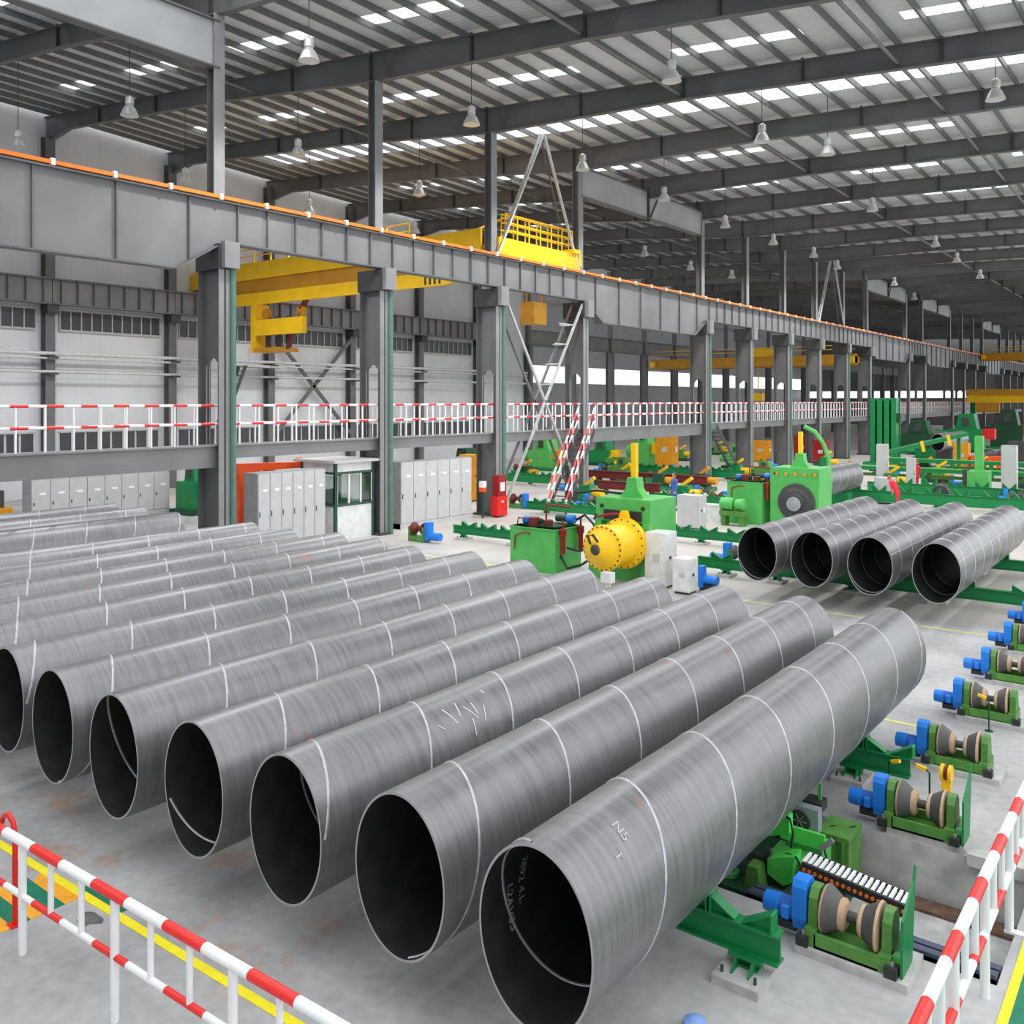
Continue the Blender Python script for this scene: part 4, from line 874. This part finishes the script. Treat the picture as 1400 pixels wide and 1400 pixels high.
MB().box(-14.15, -13.95, 29.15, 29.45, .1, .85).build('gearbox', 'blue', m); MB().cyl((-13.95, 29.3, .38), (-13.45, 29.3, .38), .16, n=14).build('motor', 'blue', m); MB().box(-14.1, -13.5, 29.2, 29.4, 0, .22).build('foot', 'black', m)

# ------------------------------------------------------------------ more cradles, drives and racks on the far floor
cradle(33.0, -29.0, -22.2, [-28.0 + 1.2 * i for i in range(5)], [-28.3, -25.2], 'green toothed cradle girder behind the green hydraulic tank', .62)
cradle(38.6, -23.0, -13.3, [-22.2 + 1.35 * i for i in range(7)], [-22, -18.5, -15], 'green toothed cradle girder right of the yellow-hubbed press', .62)
cradle(32.2, -15.6, -13.2, [-14.6], [-14.4], 'short green toothed cradle girder left of the back group of pipes', .62)
cradle(51.5, -28, -20.5, [-27 + 1.35 * i for i in range(5)], [-26.5, -22], 'green toothed cradle girder beyond the grey box cabinet', .75)
cradle(60.0, -19, -4, [-18 + 1.6 * i for i in range(9)], [-18, -13, -8], 'green toothed cradle girder behind the back group of pipes, nearer of two', .9, tooth=.35)
cradle(66.5, -19, -4, [-18 + 1.6 * i for i in range(9)], [-18, -13, -8], 'green toothed cradle girder behind the back group of pipes, farther of two', .9, tooth=.35)
cradle(43.0, -32, -26, [-31 + 1.3 * i for i in range(4)], [-30.5, -27], 'green toothed cradle girder in front of the cross bracing', .7)
def drive(x, y, label, flip=1, grp=None):
    d = thing('roller_drive', label, 'roller drive', (x, y, 0), grp)
    MB().box(x - .5, x + .5, y - .25, y + .25, .0, .25).box(x - .5, x - .38, y - .25, y + .25, .25, .7).box(x + .38, x + .5, y - .25, y + .25, .25, .7).build('frame', 'ogreen', d)
    for s_ in (-1, 1): MB().lathe([(s_ * .36, .3), (s_ * .3, .3), (s_ * .08, .14)], (x, y, .6), 0, 14).build('cone_roller', 'brown' if flip > 0 else 'rubber', d)
    MB().cyl((x - .4, y, .6), (x + .4, y, .6), .08, n=8).build('shaft', 'dark', d)
    MB().box(x + flip * .62 - .13, x + flip * .62 + .13, y - .18, y + .18, .1, .95).build('gearbox', 'blue', d)
    MB().cyl((x + flip * .7, y, .3), (x + flip * 1.35, y, .3), .19, n=12).build('motor', 'blue', d)
    return d
drive(-29.6, 31.2, 'small roller drive with blue motor in front of the right cabinet bank')
D = [(-29.4, 46.5), (-33.9, 44.6), (-26.6, 56), (-24.6, 53.5), (-36.5, 55), (-40.5, 62), (-36.0, 66), (-43, 70), (-22.7, 57.5), (-38.5, 73), (-46, 58), (-50, 66), (-33.5, 62), (-12.8, 33.6), (-14.6, 34.1), (-12.5, 72), (-16, 76), (-9.5, 66), (-9.0, 76), (-21, 80), (-20, 88), (-13, 87), (-34.5, 86), (-24, 66), (-27.5, 72), (-25.5, 83)]
d0 = drive(D[0][0], D[0][1], 'roller drive with blue motor under the crossed bracing', -1)
d1 = drive(D[1][0], D[1][1], 'roller drive with blue motor near the red and white stair', 1)
th_ = math.atan(943 / F_PX)
scr = lambda p: (math.cos(th_) * p[0] + math.sin(th_) * p[1]) / (-math.sin(th_) * p[0] + math.cos(th_) * p[1])
for i, (x, y) in enumerate(sorted(D[2:], key=scr)):
    dup((d0, d1)[i % 2], (x, y, 0), f'small roller drive with blue motor on the far floor, {ORD[i]} from the left of them')
# oxide-red beam stacks
for i, (x0, x1, y, z, lb) in enumerate(((-39, -28.6, 60.5, .9, 'long oxide-red steel beam on stands in the middle distance, upper'), (-34.5, -29.5, 55.0, .7, 'shorter oxide-red steel beam on stands left of the upper one'))):
    r = thing('steel_beam', lb, 'beam', ((x0 + x1) / 2, y, 0))
    MB().box(x0, x1, y - .04, y + .04, z - .25, z + .25).build('web', 'brown', r); MB().box(x0, x1, y - .2, y + .2, z + .25, z + .3).box(x0, x1, y - .2, y + .2, z - .3, z - .25).build('flanges', 'brown', r)
    for f in (.1, .5, .9): MB().box(x0 + (x1 - x0) * f - .2, x0 + (x1 - x0) * f + .2, y - .3, y + .3, 0, z - .3).build('stand', 'bgreen', r)
# green machines seen between the columns
def machine(x, y, w, d, h, label, m1='green', m2='dgreen', acc='yel'):
    g = thing('milling_machine', label, 'machine', (x, y, 0))
    MB().box(x - w / 2, x + w / 2, y - d / 2, y + d / 2, .3, h * .6).build('bed', m1, g)
    MB().prism([(x - w * .3, h * .6), (x + w * .35, h * .6), (x + w * .25, h), (x - w * .2, h)], 1, y - d * .35, y + d * .35).build('head', m1, g)
    MB().box(x - w * .7, x + w * .7, y - d * .6, y + d * .6, 0, .3).build('base', m2, g)
    MB().cyl((x - w * .95, y, h * .4), (x - w * .5, y, h * .4), h * .16, n=12).build('motor', m1, g)
    MB().box(x + w * .5, x + w * .85, y - d * .3, y + d * .1, h * .35, h * .62).build('guard', acc, g)
    MB().box(x - w * .1, x + w * .12, y - d * .38, y - d * .35, h * .68, h * .9).build('panel', 'dark', g)
    return g
MC = [(-50.5, 71, 2.6, 2.4, 3.2, 'lime green gearbox machine behind the cross bracing', 'green', 'dgreen', 'amber'), (-44.6, 80, 2.0, 2.0, 4.0, 'tall green machine left of the distant amber cabinet', 'green', 'dgreen', 'yel'),
      (-49.5, 80, 2.4, 2.0, 2.6, 'green machine with yellow guard at the left of the far bay', 'dgreen', 'bgreen', 'yel'), (-53, 62, 2.2, 2.0, 2.4, 'dark green machine behind the third column', 'bgreen', 'dgreen', 'amber'),
      (-47.5, 31.2, 1.6, 2.4, 3.2, 'dark green roller machine left of the first column', 'dgreen', 'bgreen', 'blue'), (-58, 22.5, 2.2, 3.0, 2.2, 'dark machine with blue motor on a yellow platform at the far left', 'dark', 'amber', 'blue'),
      (-40, 68, 1.6, 1.6, 1.8, 'small olive machine in the middle distance', 'ogreen', 'bgreen', 'yel'), (-36.5, 84, 1.8, 1.6, 2.4, 'green machine beside a far column', 'green', 'bgreen', 'orangep'),
      (-30.6, 76.5, 1.6, 1.4, 1.4, 'low olive machine beside the dark stair', 'ogreen', 'bgreen', 'amber'), (-28.5, 122, 4, 3, 4.2, 'big dark green machine in the far distance, left one', 'bgreen', 'dgreen', 'red'),
      (-24.5, 130, 4, 3, 5.0, 'tall dark green machine in the far distance, middle one', 'dgreen', 'bgreen', 'red'), (-21.5, 142, 4, 3, 5.5, 'tall dark green machine in the far distance, right one', 'bgreen', 'dgreen', 'orangep'),
      (-24.4, 109, 2.6, 2.0, 2.2, 'green and blue machine beyond the green tower', 'dgreen', 'bgreen', 'blue'), (-15, 104, 3, 2, 2.6, 'dark machine with white covers far right', 'dark', 'bgreen', 'white'), (-9.8, 79, 2.2, 2, 2.0, 'black and yellow machine at the right edge', 'dark', 'bgreen', 'yel')]
for a in MC: machine(*a)
P_ = [(-67.3, 83.7), (-49.7, 60.2), (-44.7, 60.0), (-44.4, 73.2), (-46.1, 91.0), (-32.2, 60.2), (-26.4, 52.6), (-29.5, 61.7), (-36.6, 85.1), (-31.4, 72.3), (-22.9, 56.4), (-47.4, 103.7), (-36.2, 61.6), (-22.6, 84.0), (-18.5, 70.9), (-19.3, 84.9), (-17.0, 79.5), (-10.0, 79.0), (-23.6, 76.2), (-52.0, 82.0), (-61.0, 92.0), (-31.5, 49.0), (-29.0, 88.0), (-15.5, 88.5)]
def small_unit(x, y, m1, m2, acc, label):
    g = thing('drive_unit', label, 'machine', (x, y, 0))
    MB().box(x - .9, x + .9, y - .5, y + .5, 0, .3).build('base', m2, g)
    MB().prism([(x - .6, .3), (x + .5, .3), (x + .35, 1.25), (x - .45, 1.25)], 1, y - .4, y + .4).build('housing', m1, g)
    MB().cyl((x + .4, y, .75), (x + 1.1, y, .75), .28, n=12).build('motor', acc, g)
    MB().box(x - 1.2, x - .6, y - .25, y + .25, .35, .85).build('gearbox', m2, g)
    MB().bar((x - .2, y, 1.25), (x + .5, y, 1.75), .2, .2).build('arm', acc, g)
    return g
KU = [('ogreen', 'bgreen', 'yel', 'olive drive unit with yellow motor and arm'), ('dgreen', 'dark', 'cy', 'green drive unit with yellow motor and arm'), ('bgreen', 'dgreen', 'amber', 'dark green drive unit with amber motor and arm')]
pr = {}
cnt_ = [0, 0, 0]
for i, (x, y) in enumerate(sorted(P_, key=scr)):
    q = i % 3; lb = f'{KU[q][3]} on the far floor, {ORD[cnt_[q]]} from left'; cnt_[q] += 1
    if q in pr: dup(pr[q], (x, y, 0), lb)
    else: pr[q] = small_unit(x, y, *KU[q][:3], lb)
cradle(57.0, -52, -40, [-51 + 1.5 * i for i in range(8)], [-50, -42], 'green toothed cradle girder in the left bay behind the third column', .9)
cradle(70.5, -44, -30, [-43 + 1.5 * i for i in range(9)], [-42, -33], 'green toothed cradle girder in the left bay beyond the oxide-red beams', .9)
# green tower and far conveyors
t = thing('lift_tower', 'tall green steel tower rising in the far middle of the hall', 'tower', (-26.3, 98, 0))
for x in (-27.6, -26.9, -26.2, -25.5): MB().box(x, x + .5, 97.5, 98.6, 0, 7).build('mast', 'dgreen', t)
MB().box(-27.7, -24.9, 98.6, 98.8, .2, 6.8).build('back_plate', 'dgreen', t); MB().box(-25.2, -24.6, 97.6, 98.4, 4.4, 5.4).build('drive_unit', 'bgreen', t); MB().box(-28.2, -24.4, 97, 99.2, 0, .3).build('base', 'dgreen', t)
for i, (y, x0, x1, z, lb) in enumerate(((74, -23, -2, 1.5, 'long plain green conveyor beam across the far floor, nearer of two'), (84, -23, -2, 1.6, 'long plain green conveyor beam across the far floor, farther of two'))):
    c = thing('conveyor_beam', lb, 'conveyor', ((x0 + x1) / 2, y, 0))
    MB().box(x0, x1, y - .25, y + .25, z - .3, z).build('beam', 'dgreen', c); MB().box(x0, x1, y - .27, y + .27, z, z + .05).build('cap', 'green', c); MB().box(x0, x1, y + .5, y + .6, z - .8, z - .55).build('lower_rail', 'ogreen', c)
    for k in range(8): MB().box(x0 + 3 * k - .12, x0 + 3 * k + .12, y - .2, y + .65, 0, z - .3).build('leg', 'dgreen', c)
t = thing('chute', 'sloping green chute with yellow edges rising to the right in the distance', 'chute', (-20, 92, 0))
MB().bar((-24.5, 90, 1.6), (-17.5, 93, 3.6), 1.4, .35).build('trough', 'dgreen', t)
for f in (.5, .8): MB().bar((-24.5 + 7 * f, 89.2 + 3 * f, 1.9 + 2 * f), (-24.3 + 7 * f, 89.3 + 3 * f, .9 + 2 * f), .1, .3).build('yellow_edge', 'yel', t)
for f in (.1, .9): MB().box(-24.6 + 7 * f, -24.3 + 7 * f, 90 + 3 * f - .2, 90 + 3 * f + .2, 0, 1.6 + 2 * f).build('leg', 'dgreen', t)
t = thing('green_pillar', 'green machine pillar behind the right pair of back pipes', 'machine', (-12.1, 68, 0))
MB().box(-12.7, -11.4, 67.4, 68.6, 0, 1.9).build('base', 'green', t); MB().box(-12.3, -11.8, 67.8, 68.3, 1.9, 4.3).build('column', 'green', t); MB().box(-13.0, -12.7, 67.5, 68.2, .6, 2.0).build('dark_motor', 'dark', t)
for (x, y, z, lb) in ((-16.1, 61.5, .9, 'dark round pipe plug behind the back pipes, left of two'), (-13.0, 61.2, .9, 'dark round pipe plug behind the back pipes, right of two')):
    c = thing('pipe_plug', lb, 'plug', (x, y, 0)); MB().lathe([(-.3, .5), (0, .55), (.1, .5), (.14, .3)], (x, y, z), 1, 18).build('disc', 'dark', c); MB().box(x - .3, x + .3, y - .3, y + .3, 0, .45).build('stand', 'bgreen', c)
MB_ = thing('pipe_stand', 'dark stand carrying the distant dark-mouthed pipe', 'stand', (-21.6, 104, 0)); MB().box(-22.4, -20.8, 103, 104.5, 0, 1.5).build('near_leg', 'dark', MB_); MB().box(-22.4, -20.8, 108, 109.5, 0, 1.5).build('far_leg', 'dark', MB_)
MB_ = thing('pipe_stand', 'green stand carrying the pipe inside the far press', 'stand', (-18, 53, 0)); MB().box(-18.6, -17.5, 51.5, 52.3, 0, .95).build('near_leg', 'dgreen', MB_); MB().box(-18.6, -17.5, 57, 58, 0, .95).build('far_leg', 'dgreen', MB_)
t = thing('green_arch', 'slender green arched frame behind the far press', 'frame', (-22, 66, 0))
MB().tube([(-21.6, 66, 0), (-21.6, 66, 2.5), (-22.0, 66, 3.6), (-22.6, 66, 4.4), (-23.4, 66, 4.8)], .16, 8).build('arch_leg', 'green', t); MB().box(-22, -21, 65.6, 66.4, 0, .2).build('foot', 'green', t)
# ------------------------------------------------------------------ stairs to the walkway
def stair(top, bot, w, label, hand, n, rail_m):
    s = thing('stair', label, 'stair', bot)
    T, B = Vector(top), Vector(bot); d = (B - T); a = Vector((0, 0, 1)).cross(d).normalized() * w / 2
    for q in (-1, 1): MB().bar(T + a * q, B + a * q + Vector((0, 0, .1)), .06, .28).build('stringer', 'dark', s)
    for i in range(1, n): 
        c = T.lerp(B, i / n); MB().bar(c - a, c + a, .3, .04).build('tread', 'dark', s)
    if hand:
        for q in (-1, 1):
            for hh in (1.45, .75): MB().tube([T + a * q + Vector((0, 0, hh)), B + a * q + Vector((0, 0, hh))], .06, 6).build('handrail', rail_m, s)
            for i in range(0, n, 3):
                c = T.lerp(B, i / n) + a * q; MB().cyl(c, c + Vector((0, 0, 1.45)), .045, n=6).build('baluster', 'white', s)
    return s
stair((-32.0, 49.6, 4.8), (-30.1, 43.4, 0), 1.1, 'steep stair with red and white handrails down from the walkway', True, 15, 'strz')
stair((-32.3, 69.2, 4.7), (-31.6, 73.2, 0), .9, 'plain dark steel stair down from the walkway', False, 14, 'dark')
stair((-62.2, 44.6, 9.5), (-62.2, 42.2, 3.8), .9, 'dark steep ladder stair on the left wall below the crane cabin', False, 16, 'dark')
tag(MB().box(-63, -61.4, 44.6, 48.5, 9.45, 9.6).cyl((-61.5, 44.8, 9.6), (-61.5, 44.8, 11), .04, n=6).cyl((-61.5, 48.3, 9.6), (-61.5, 48.3, 11), .04, n=6).cyl((-61.5, 44.8, 11), (-61.5, 48.3, 11), .04, n=6).build('landing', 'frame'), 'small grey landing with a rail at the top of the wall ladder', 'landing')
# ------------------------------------------------------------------ overhead cranes
oc = thing('overhead_crane', 'big yellow overhead travelling crane spanning the left bay', 'crane', (-48, 43, 15.1))
MB().box(-64, -34, 41.1, 41.25, 15.75, 17.0).build('footwalk_fascia', 'cy', oc)
MB().prism([(-62.5, 15.7), (-59.5, 14.7), (-36.5, 14.7), (-34, 15.7)], 1, 41.3, 42.6).build('near_girder', 'cyd', oc)
MB().prism([(-62.5, 14.7), (-59.0, 13.85), (-36.8, 13.85), (-33.9, 14.35), (-36.5, 14.72), (-59.5, 14.72)], 1, 41.15, 41.4).build('lower_chord', 'cy', oc)
MB().prism([(-62.5, 16.6), (-60, 15.0), (-36.5, 15.0), (-34, 16.6)], 1, 46.2, 47.6).build('far_girder', 'cy', oc)
MB().box(-63.6, -33.4, 41.25, 42.6, 15.7, 16.0).build('footwalk', 'cyd', oc)
for x, nm in ((-33.0, 'a'), (-63.2, 'b')):
    MB().box(x - .35, x + .35, 41.2, 49.6, 15.3, 16.35).build('end_carriage', 'cy', oc)
    for y in (42.2, 48.6): MB().cyl((x - .12, y, 15.4), (x + .12, y, 15.4), .3, n=14).build('wheel', 'dark', oc)
for k in range(4): MB().box(-38.6 + .4 * k, -38.45 + .4 * k, 41.12, 41.16, 13.95, 14.65).build('black_stripe', 'black', oc)
R = MB().cyl((-62, 41.2, 18.0), (-40, 41.2, 18.0), .05, n=6).cyl((-62, 41.2, 17.5), (-40, 41.2, 17.5), .035, n=6)
R.cyl((-42, 47.5, 18.0), (-33, 43, 18.0), .07, n=6); R.build('handrail', 'cy', oc)
for i in range(12): MB().cyl((-62 + 2 * i, 41.2, 17.0), (-62 + 2 * i, 41.2, 18.0), .05, n=6).build('rail_post', 'cy', oc)
for x in (-33.0, -33.3):
    q = MB()
    for z in (16.95, 17.4, 17.9): q.cyl((x, 42.2, z), (x, 49.4, z), .05, n=6)
    q.build('handrail', 'cy', oc)
    for i in range(7): MB().cyl((x, 42.2 + 1.2 * i, 16.35), (x, 42.2 + 1.2 * i, 17.9), .05, n=6).build('rail_post', 'cy', oc)
MB().box(-33.25, -32.4, 48.7, 49.5, 16.35, 16.6).box(-33.1, -32.6, 49.6, 49.9, 15.6, 16.4).build('buffer', 'cy', oc)
MB().box(-56.4, -55.8, 41.2, 42.4, 10.3, 13.9).build('cabin_mast', 'cy', oc)
MB().box(-55.8, -52.6, 41.0, 42.6, 10.3, 10.6).build('cabin_floor', 'cyd', oc)
MB().box(-55.6, -50.1, 40.9, 41.3, 11.5, 12.65).build('lifting_beam', 'cy', oc)
for x in (-55.2, -54.0, -52.8): MB().cyl((x, 41.9, 10.6), (x, 41.9, 12.9), .22, n=8).build('hydraulic_rod', 'dark', oc)
for x in (-55.0, -51.0): MB().lathe([(-.15, .42), (.15, .42)], (x, 41.6, 13.1), 1, 16).build('sheave', 'cyd', oc)
MB().bar((-49.6, 41.6, 15.0), (-51.0, 41.6, 13.3), .5, .08).bar((-51.0, 41.6, 13.0), (-52.6, 41.6, 10.5), .3, .12).build('rope_bundle', 'brown', oc)
for x in (-61.5, -60.5): MB().tube([(x, 41.0, 16.9), (x + .1, 41.0, 15.2), (x + .3, 41.0, 14.4), (x + .5, 41.0, 15.2), (x + .4, 41.0, 16.9)], .04, 6).build('festoon_cable', 'cable', oc)
MB().box(-64.2, -61.5, 40.6, 42.5, 15.4, 16.6).cyl((-63.5, 40.6, 16.6), (-63.5, 40.6, 18.2), .06, n=6).cyl((-62.3, 40.6, 16.6), (-62.3, 40.6, 18.2), .06, n=6).cyl((-63.5, 40.6, 18.2), (-62.3, 40.6, 18.2), .06, n=6).build('end_platform', 'cy', oc)
MB().box(-34.6, -33.5, 45.8, 47.2, 11.6, 13.0).build('control_box', 'cyd', oc); MB().box(-34.3, -34.2, 46, 46.1, 13.0, 15.3).box(-33.7, -33.6, 46.8, 46.9, 13.0, 15.3).build('hanger', 'cyd', oc)
def far_crane(x0, x1, y, z, label, m='cyd'):
    c = thing('overhead_crane', label, 'crane', ((x0 + x1) / 2, y, z))
    MB().box(x0, x1, y, y + 1.2, z, z + 1.3).build('near_girder', m, c); MB().box(x0, x1, y + 4, y + 5.2, z, z + 1.3).build('far_girder', m, c)
    MB().box(x0, x0 + .7, y - .5, y + 6, z + .2, z + 1).box(x1 - .7, x1, y - .5, y + 6, z + .2, z + 1).build('end_carriage', 'cy', c)
    MB().box(x0 + (x1 - x0) * .45, x0 + (x1 - x0) * .6, y, y + 5, z + 1.3, z + 2.4).build('trolley', 'cy', c)
    MB().box(x0 + (x1 - x0) * .5, x0 + (x1 - x0) * .55, y + 2, y + 3, z - 4.5, z - 3.5).cyl((x0 + (x1 - x0) * .525, y + 2.5, z - 3.5), (x0 + (x1 - x0) * .525, y + 2.5, z), .08, n=6).build('hook_block', 'cy', c)
    r = MB()
    for zz in (z + 1.9, z + 2.4): r.cyl((x0, y, zz), (x1, y, zz), .05, n=6)
    r.build('handrail', 'cy', c)
far_crane(-62, -33.8, 113, 11.2, 'distant orange-yellow overhead crane between the far columns of the left bay')
far_crane(-32.4, -8, 185, 14.2, 'distant mustard overhead crane at the right end under the roof')
g = thing('gantry', 'distant yellow gantry beam low at the right edge', 'gantry', (-25, 165, 0))
MB().box(-31, -16, 164, 166, 6.4, 7.6).build('beam', 'cy', g); MB().box(-31, -16, 163.8, 164, 7.6, 8.6).build('handrail', 'cyd', g)
for x in (-30.5, -18): MB().box(x, x + .8, 164.4, 165.6, 0, 6.4).build('leg', 'dgreen', g)
MB().box(-29.5, -26, 163.5, 164, 4.8, 6.4).build('trolley', 'cyd', g)
# ------------------------------------------------------------------ pendant lamps
LP = [(-28.0, 23.2), (-40.1, 22.5), (-49.8, 21.7), (-28.2, 33.4), (-49.7, 31.5), (-39.3, 31.8), (-50.5, 41.9), (-40.5, 42.7), (-28.6, 43.9), (-17.7, 34.0), (-18.1, 44.8), (-7.3, 44.9), (-28.6, 53.9), (-29.3, 65.2), (-29.2, 74.8), (-40.9, 73.3), (-41.6, 84.1), (-16.2, 49.3), (-18.5, 65.9), (-18.4, 84.4), (-18.8, 95.1), (-29.5, 92.8), (-40.9, 92.7), (-28.4, 110), (-30.3, 127), (-28.8, 83.7), (-19.3, 109.4), (-50, 52.2), (-50, 62.5), (-40.5, 52.5)]
Lbody = None
for i, (x, y) in enumerate(sorted(LP, key=lambda p: p[1])):
    z = 20.6; top = zs(x, y - .07 * (x + 33)) - z + .04
    l = thing('pendant_lamp', f'bell-shaped aluminium pendant lamp hanging under the roof, {ORD[i]} from the front', 'lamp', (x, y, z), 'bell-shaped pendant lamps under the roof')
    if Lbody is None:
        a = MB().lathe([(-.45, .42), (-.40, .40), (-.1, .27), (.05, .16)], (x, y, z), 2, 18).build('shade', 'lamp', l)
        b = MB().lathe([(.05, .10), (.1, .2), (.4, .2), (.48, .1), (.52, .05)], (x, y, z), 2, 12).build('ballast', 'lamp', l)
        c = MB().lathe([(-.38, .0), (-.36, .12), (-.2, .14), (-.05, .08)], (x, y, z), 2, 10).build('bulb', 'porcelain', l)
        Lbody = (a, b, c)
    else:
        for o in Lbody: q = o.copy(); COL.objects.link(q); q.parent = l
    MB().cyl((x, y, z + .5), (x, y, z + top), .02, n=5).build('cord', 'dark', l)
    ld = bpy.data.lights.new('lamp_light', 'SPOT'); ld.energy = LAMP_W; ld.shadow_soft_size = .35; ld.spot_size = 2.7; ld.spot_blend = .6; ld.color = (.97, .98, 1)
    lo = bpy.data.objects.new('lamp_light', ld); COL.objects.link(lo); lo.parent = l; lo.location = (0, 0, -.9)
# ------------------------------------------------------------------ people
def skin_body(name, joints, edges, m, parent):
    me = bpy.data.meshes.new(name); me.from_pydata([j[0] for j in joints], edges, []); me.materials.append(M[m])
    o = bpy.data.objects.new(name, me); COL.objects.link(o); o.parent = parent
    o.modifiers.new('skin', 'SKIN'); me.skin_vertices[0].data[0].use_root = True
    for v, j in zip(me.skin_vertices[0].data, joints): v.radius = (j[1], j[1] * (j[2] if len(j) > 2 else 1))
    s = o.modifiers.new('sub', 'SUBSURF'); s.levels = 1; s.render_levels = 1
    for p in me.polygons: p.use_smooth = True
    return o
def person(x, y, rz, label, cloth, lean=0, step=.12, legs=None):
    # heights carry the hall's vertical proportion: standing figure 2.3 high beside the 3.5 high cabinets
    p = thing('person', label, 'person', (x, y, 0)); p.rotation_euler = (0, 0, rz)
    L = lambda a, z: (a[0], a[1] + lean * max(0, z - 1.15), z - abs(lean) * .32 * max(0, z - 1.15))
    J = [((0, 0, 1.18), .17, .8), (L((0, 0), 1.5), .17, .75), (L((0, 0), 1.85), .2, .7), (L((0, .01), 1.98), .09), 
         ((.11, 0, 1.12), .11), ((.13, step, .62), .085), ((.13, step * .6, .1), .065), ((-.11, 0, 1.12), .11), ((-.13, -step, .62), .085), ((-.13, -step * 1.6, .1), .065),
         (L((.22, 0), 1.86), .085), (L((.29, .03), 1.5), .065), (L((.27, .14), 1.22), .05), (L((-.22, 0), 1.86), .085), (L((-.29, .03), 1.5), .065), (L((-.27, .14), 1.22), .05)]
    E_ = [(0, 1), (1, 2), (2, 3), (0, 4), (4, 5), (5, 6), (0, 7), (7, 8), (8, 9), (2, 10), (10, 11), (11, 12), (2, 13), (13, 14), (14, 15)]
    skin_body('body', J, E_, cloth, p)
    hd = Vector(L((0, .03), 2.16))
    MB().lathe([(-.17, .02), (-.15, .06), (-.08, .1), (.02, .115), (.1, .105), (.15, .05), (.16, 0)], hd, 2, 14).build('head', 'skin', None).parent = p
    MB().lathe([(.0, .125), (.06, .125), (.13, .09), (.18, .03), (.185, 0)], hd + Vector((0, -.015, .0)), 2, 14).build('hard_hat', 'red' if cloth == 'redc' else 'hair', None).parent = p
    MB().box(-.02, .02, .10, .135, -.03, .01).build('nose', 'skin', None).parent = p; p.children[-1].location = hd
    for s_ in (-1, 1):
        h = Vector(L((s_ * .27, .16), 1.16)); a = MB().lathe([(-.09, .02), (-.03, .05), (.05, .04)], h, 2, 8)
        for f in range(4): a.cyl(h + Vector((-.035 + .023 * f, .0, -.05)), h + Vector((-.035 + .023 * f, .025, -.15 - .01 * (f % 2))), .012, n=5)
        a.cyl(h + Vector((0, .03, -.01)), h + Vector((-s_ * .03, .075, -.07)), .013, n=5); a.build('hand', 'skin', None).parent = p
        fy = step * .6 if s_ > 0 else -step * 1.6
        MB().box(s_ * .13 - .06, s_ * .13 + .06, fy - .09, fy + .2, 0, .12).build('boot', 'bootc', None).parent = p
    return p
person(-16.7, 70.6, .6, 'worker in red overalls standing behind the back pipes, farther of the two in red', 'redc')
person(-14.6, 57.3, 1.2, 'worker in red overalls leaning forward behind the back pipes, nearer of the two in red', 'redc', .55)
person(-25.5, 49.4, 2.6, 'worker in blue overalls standing beside the yellow-hubbed press', 'bluec')
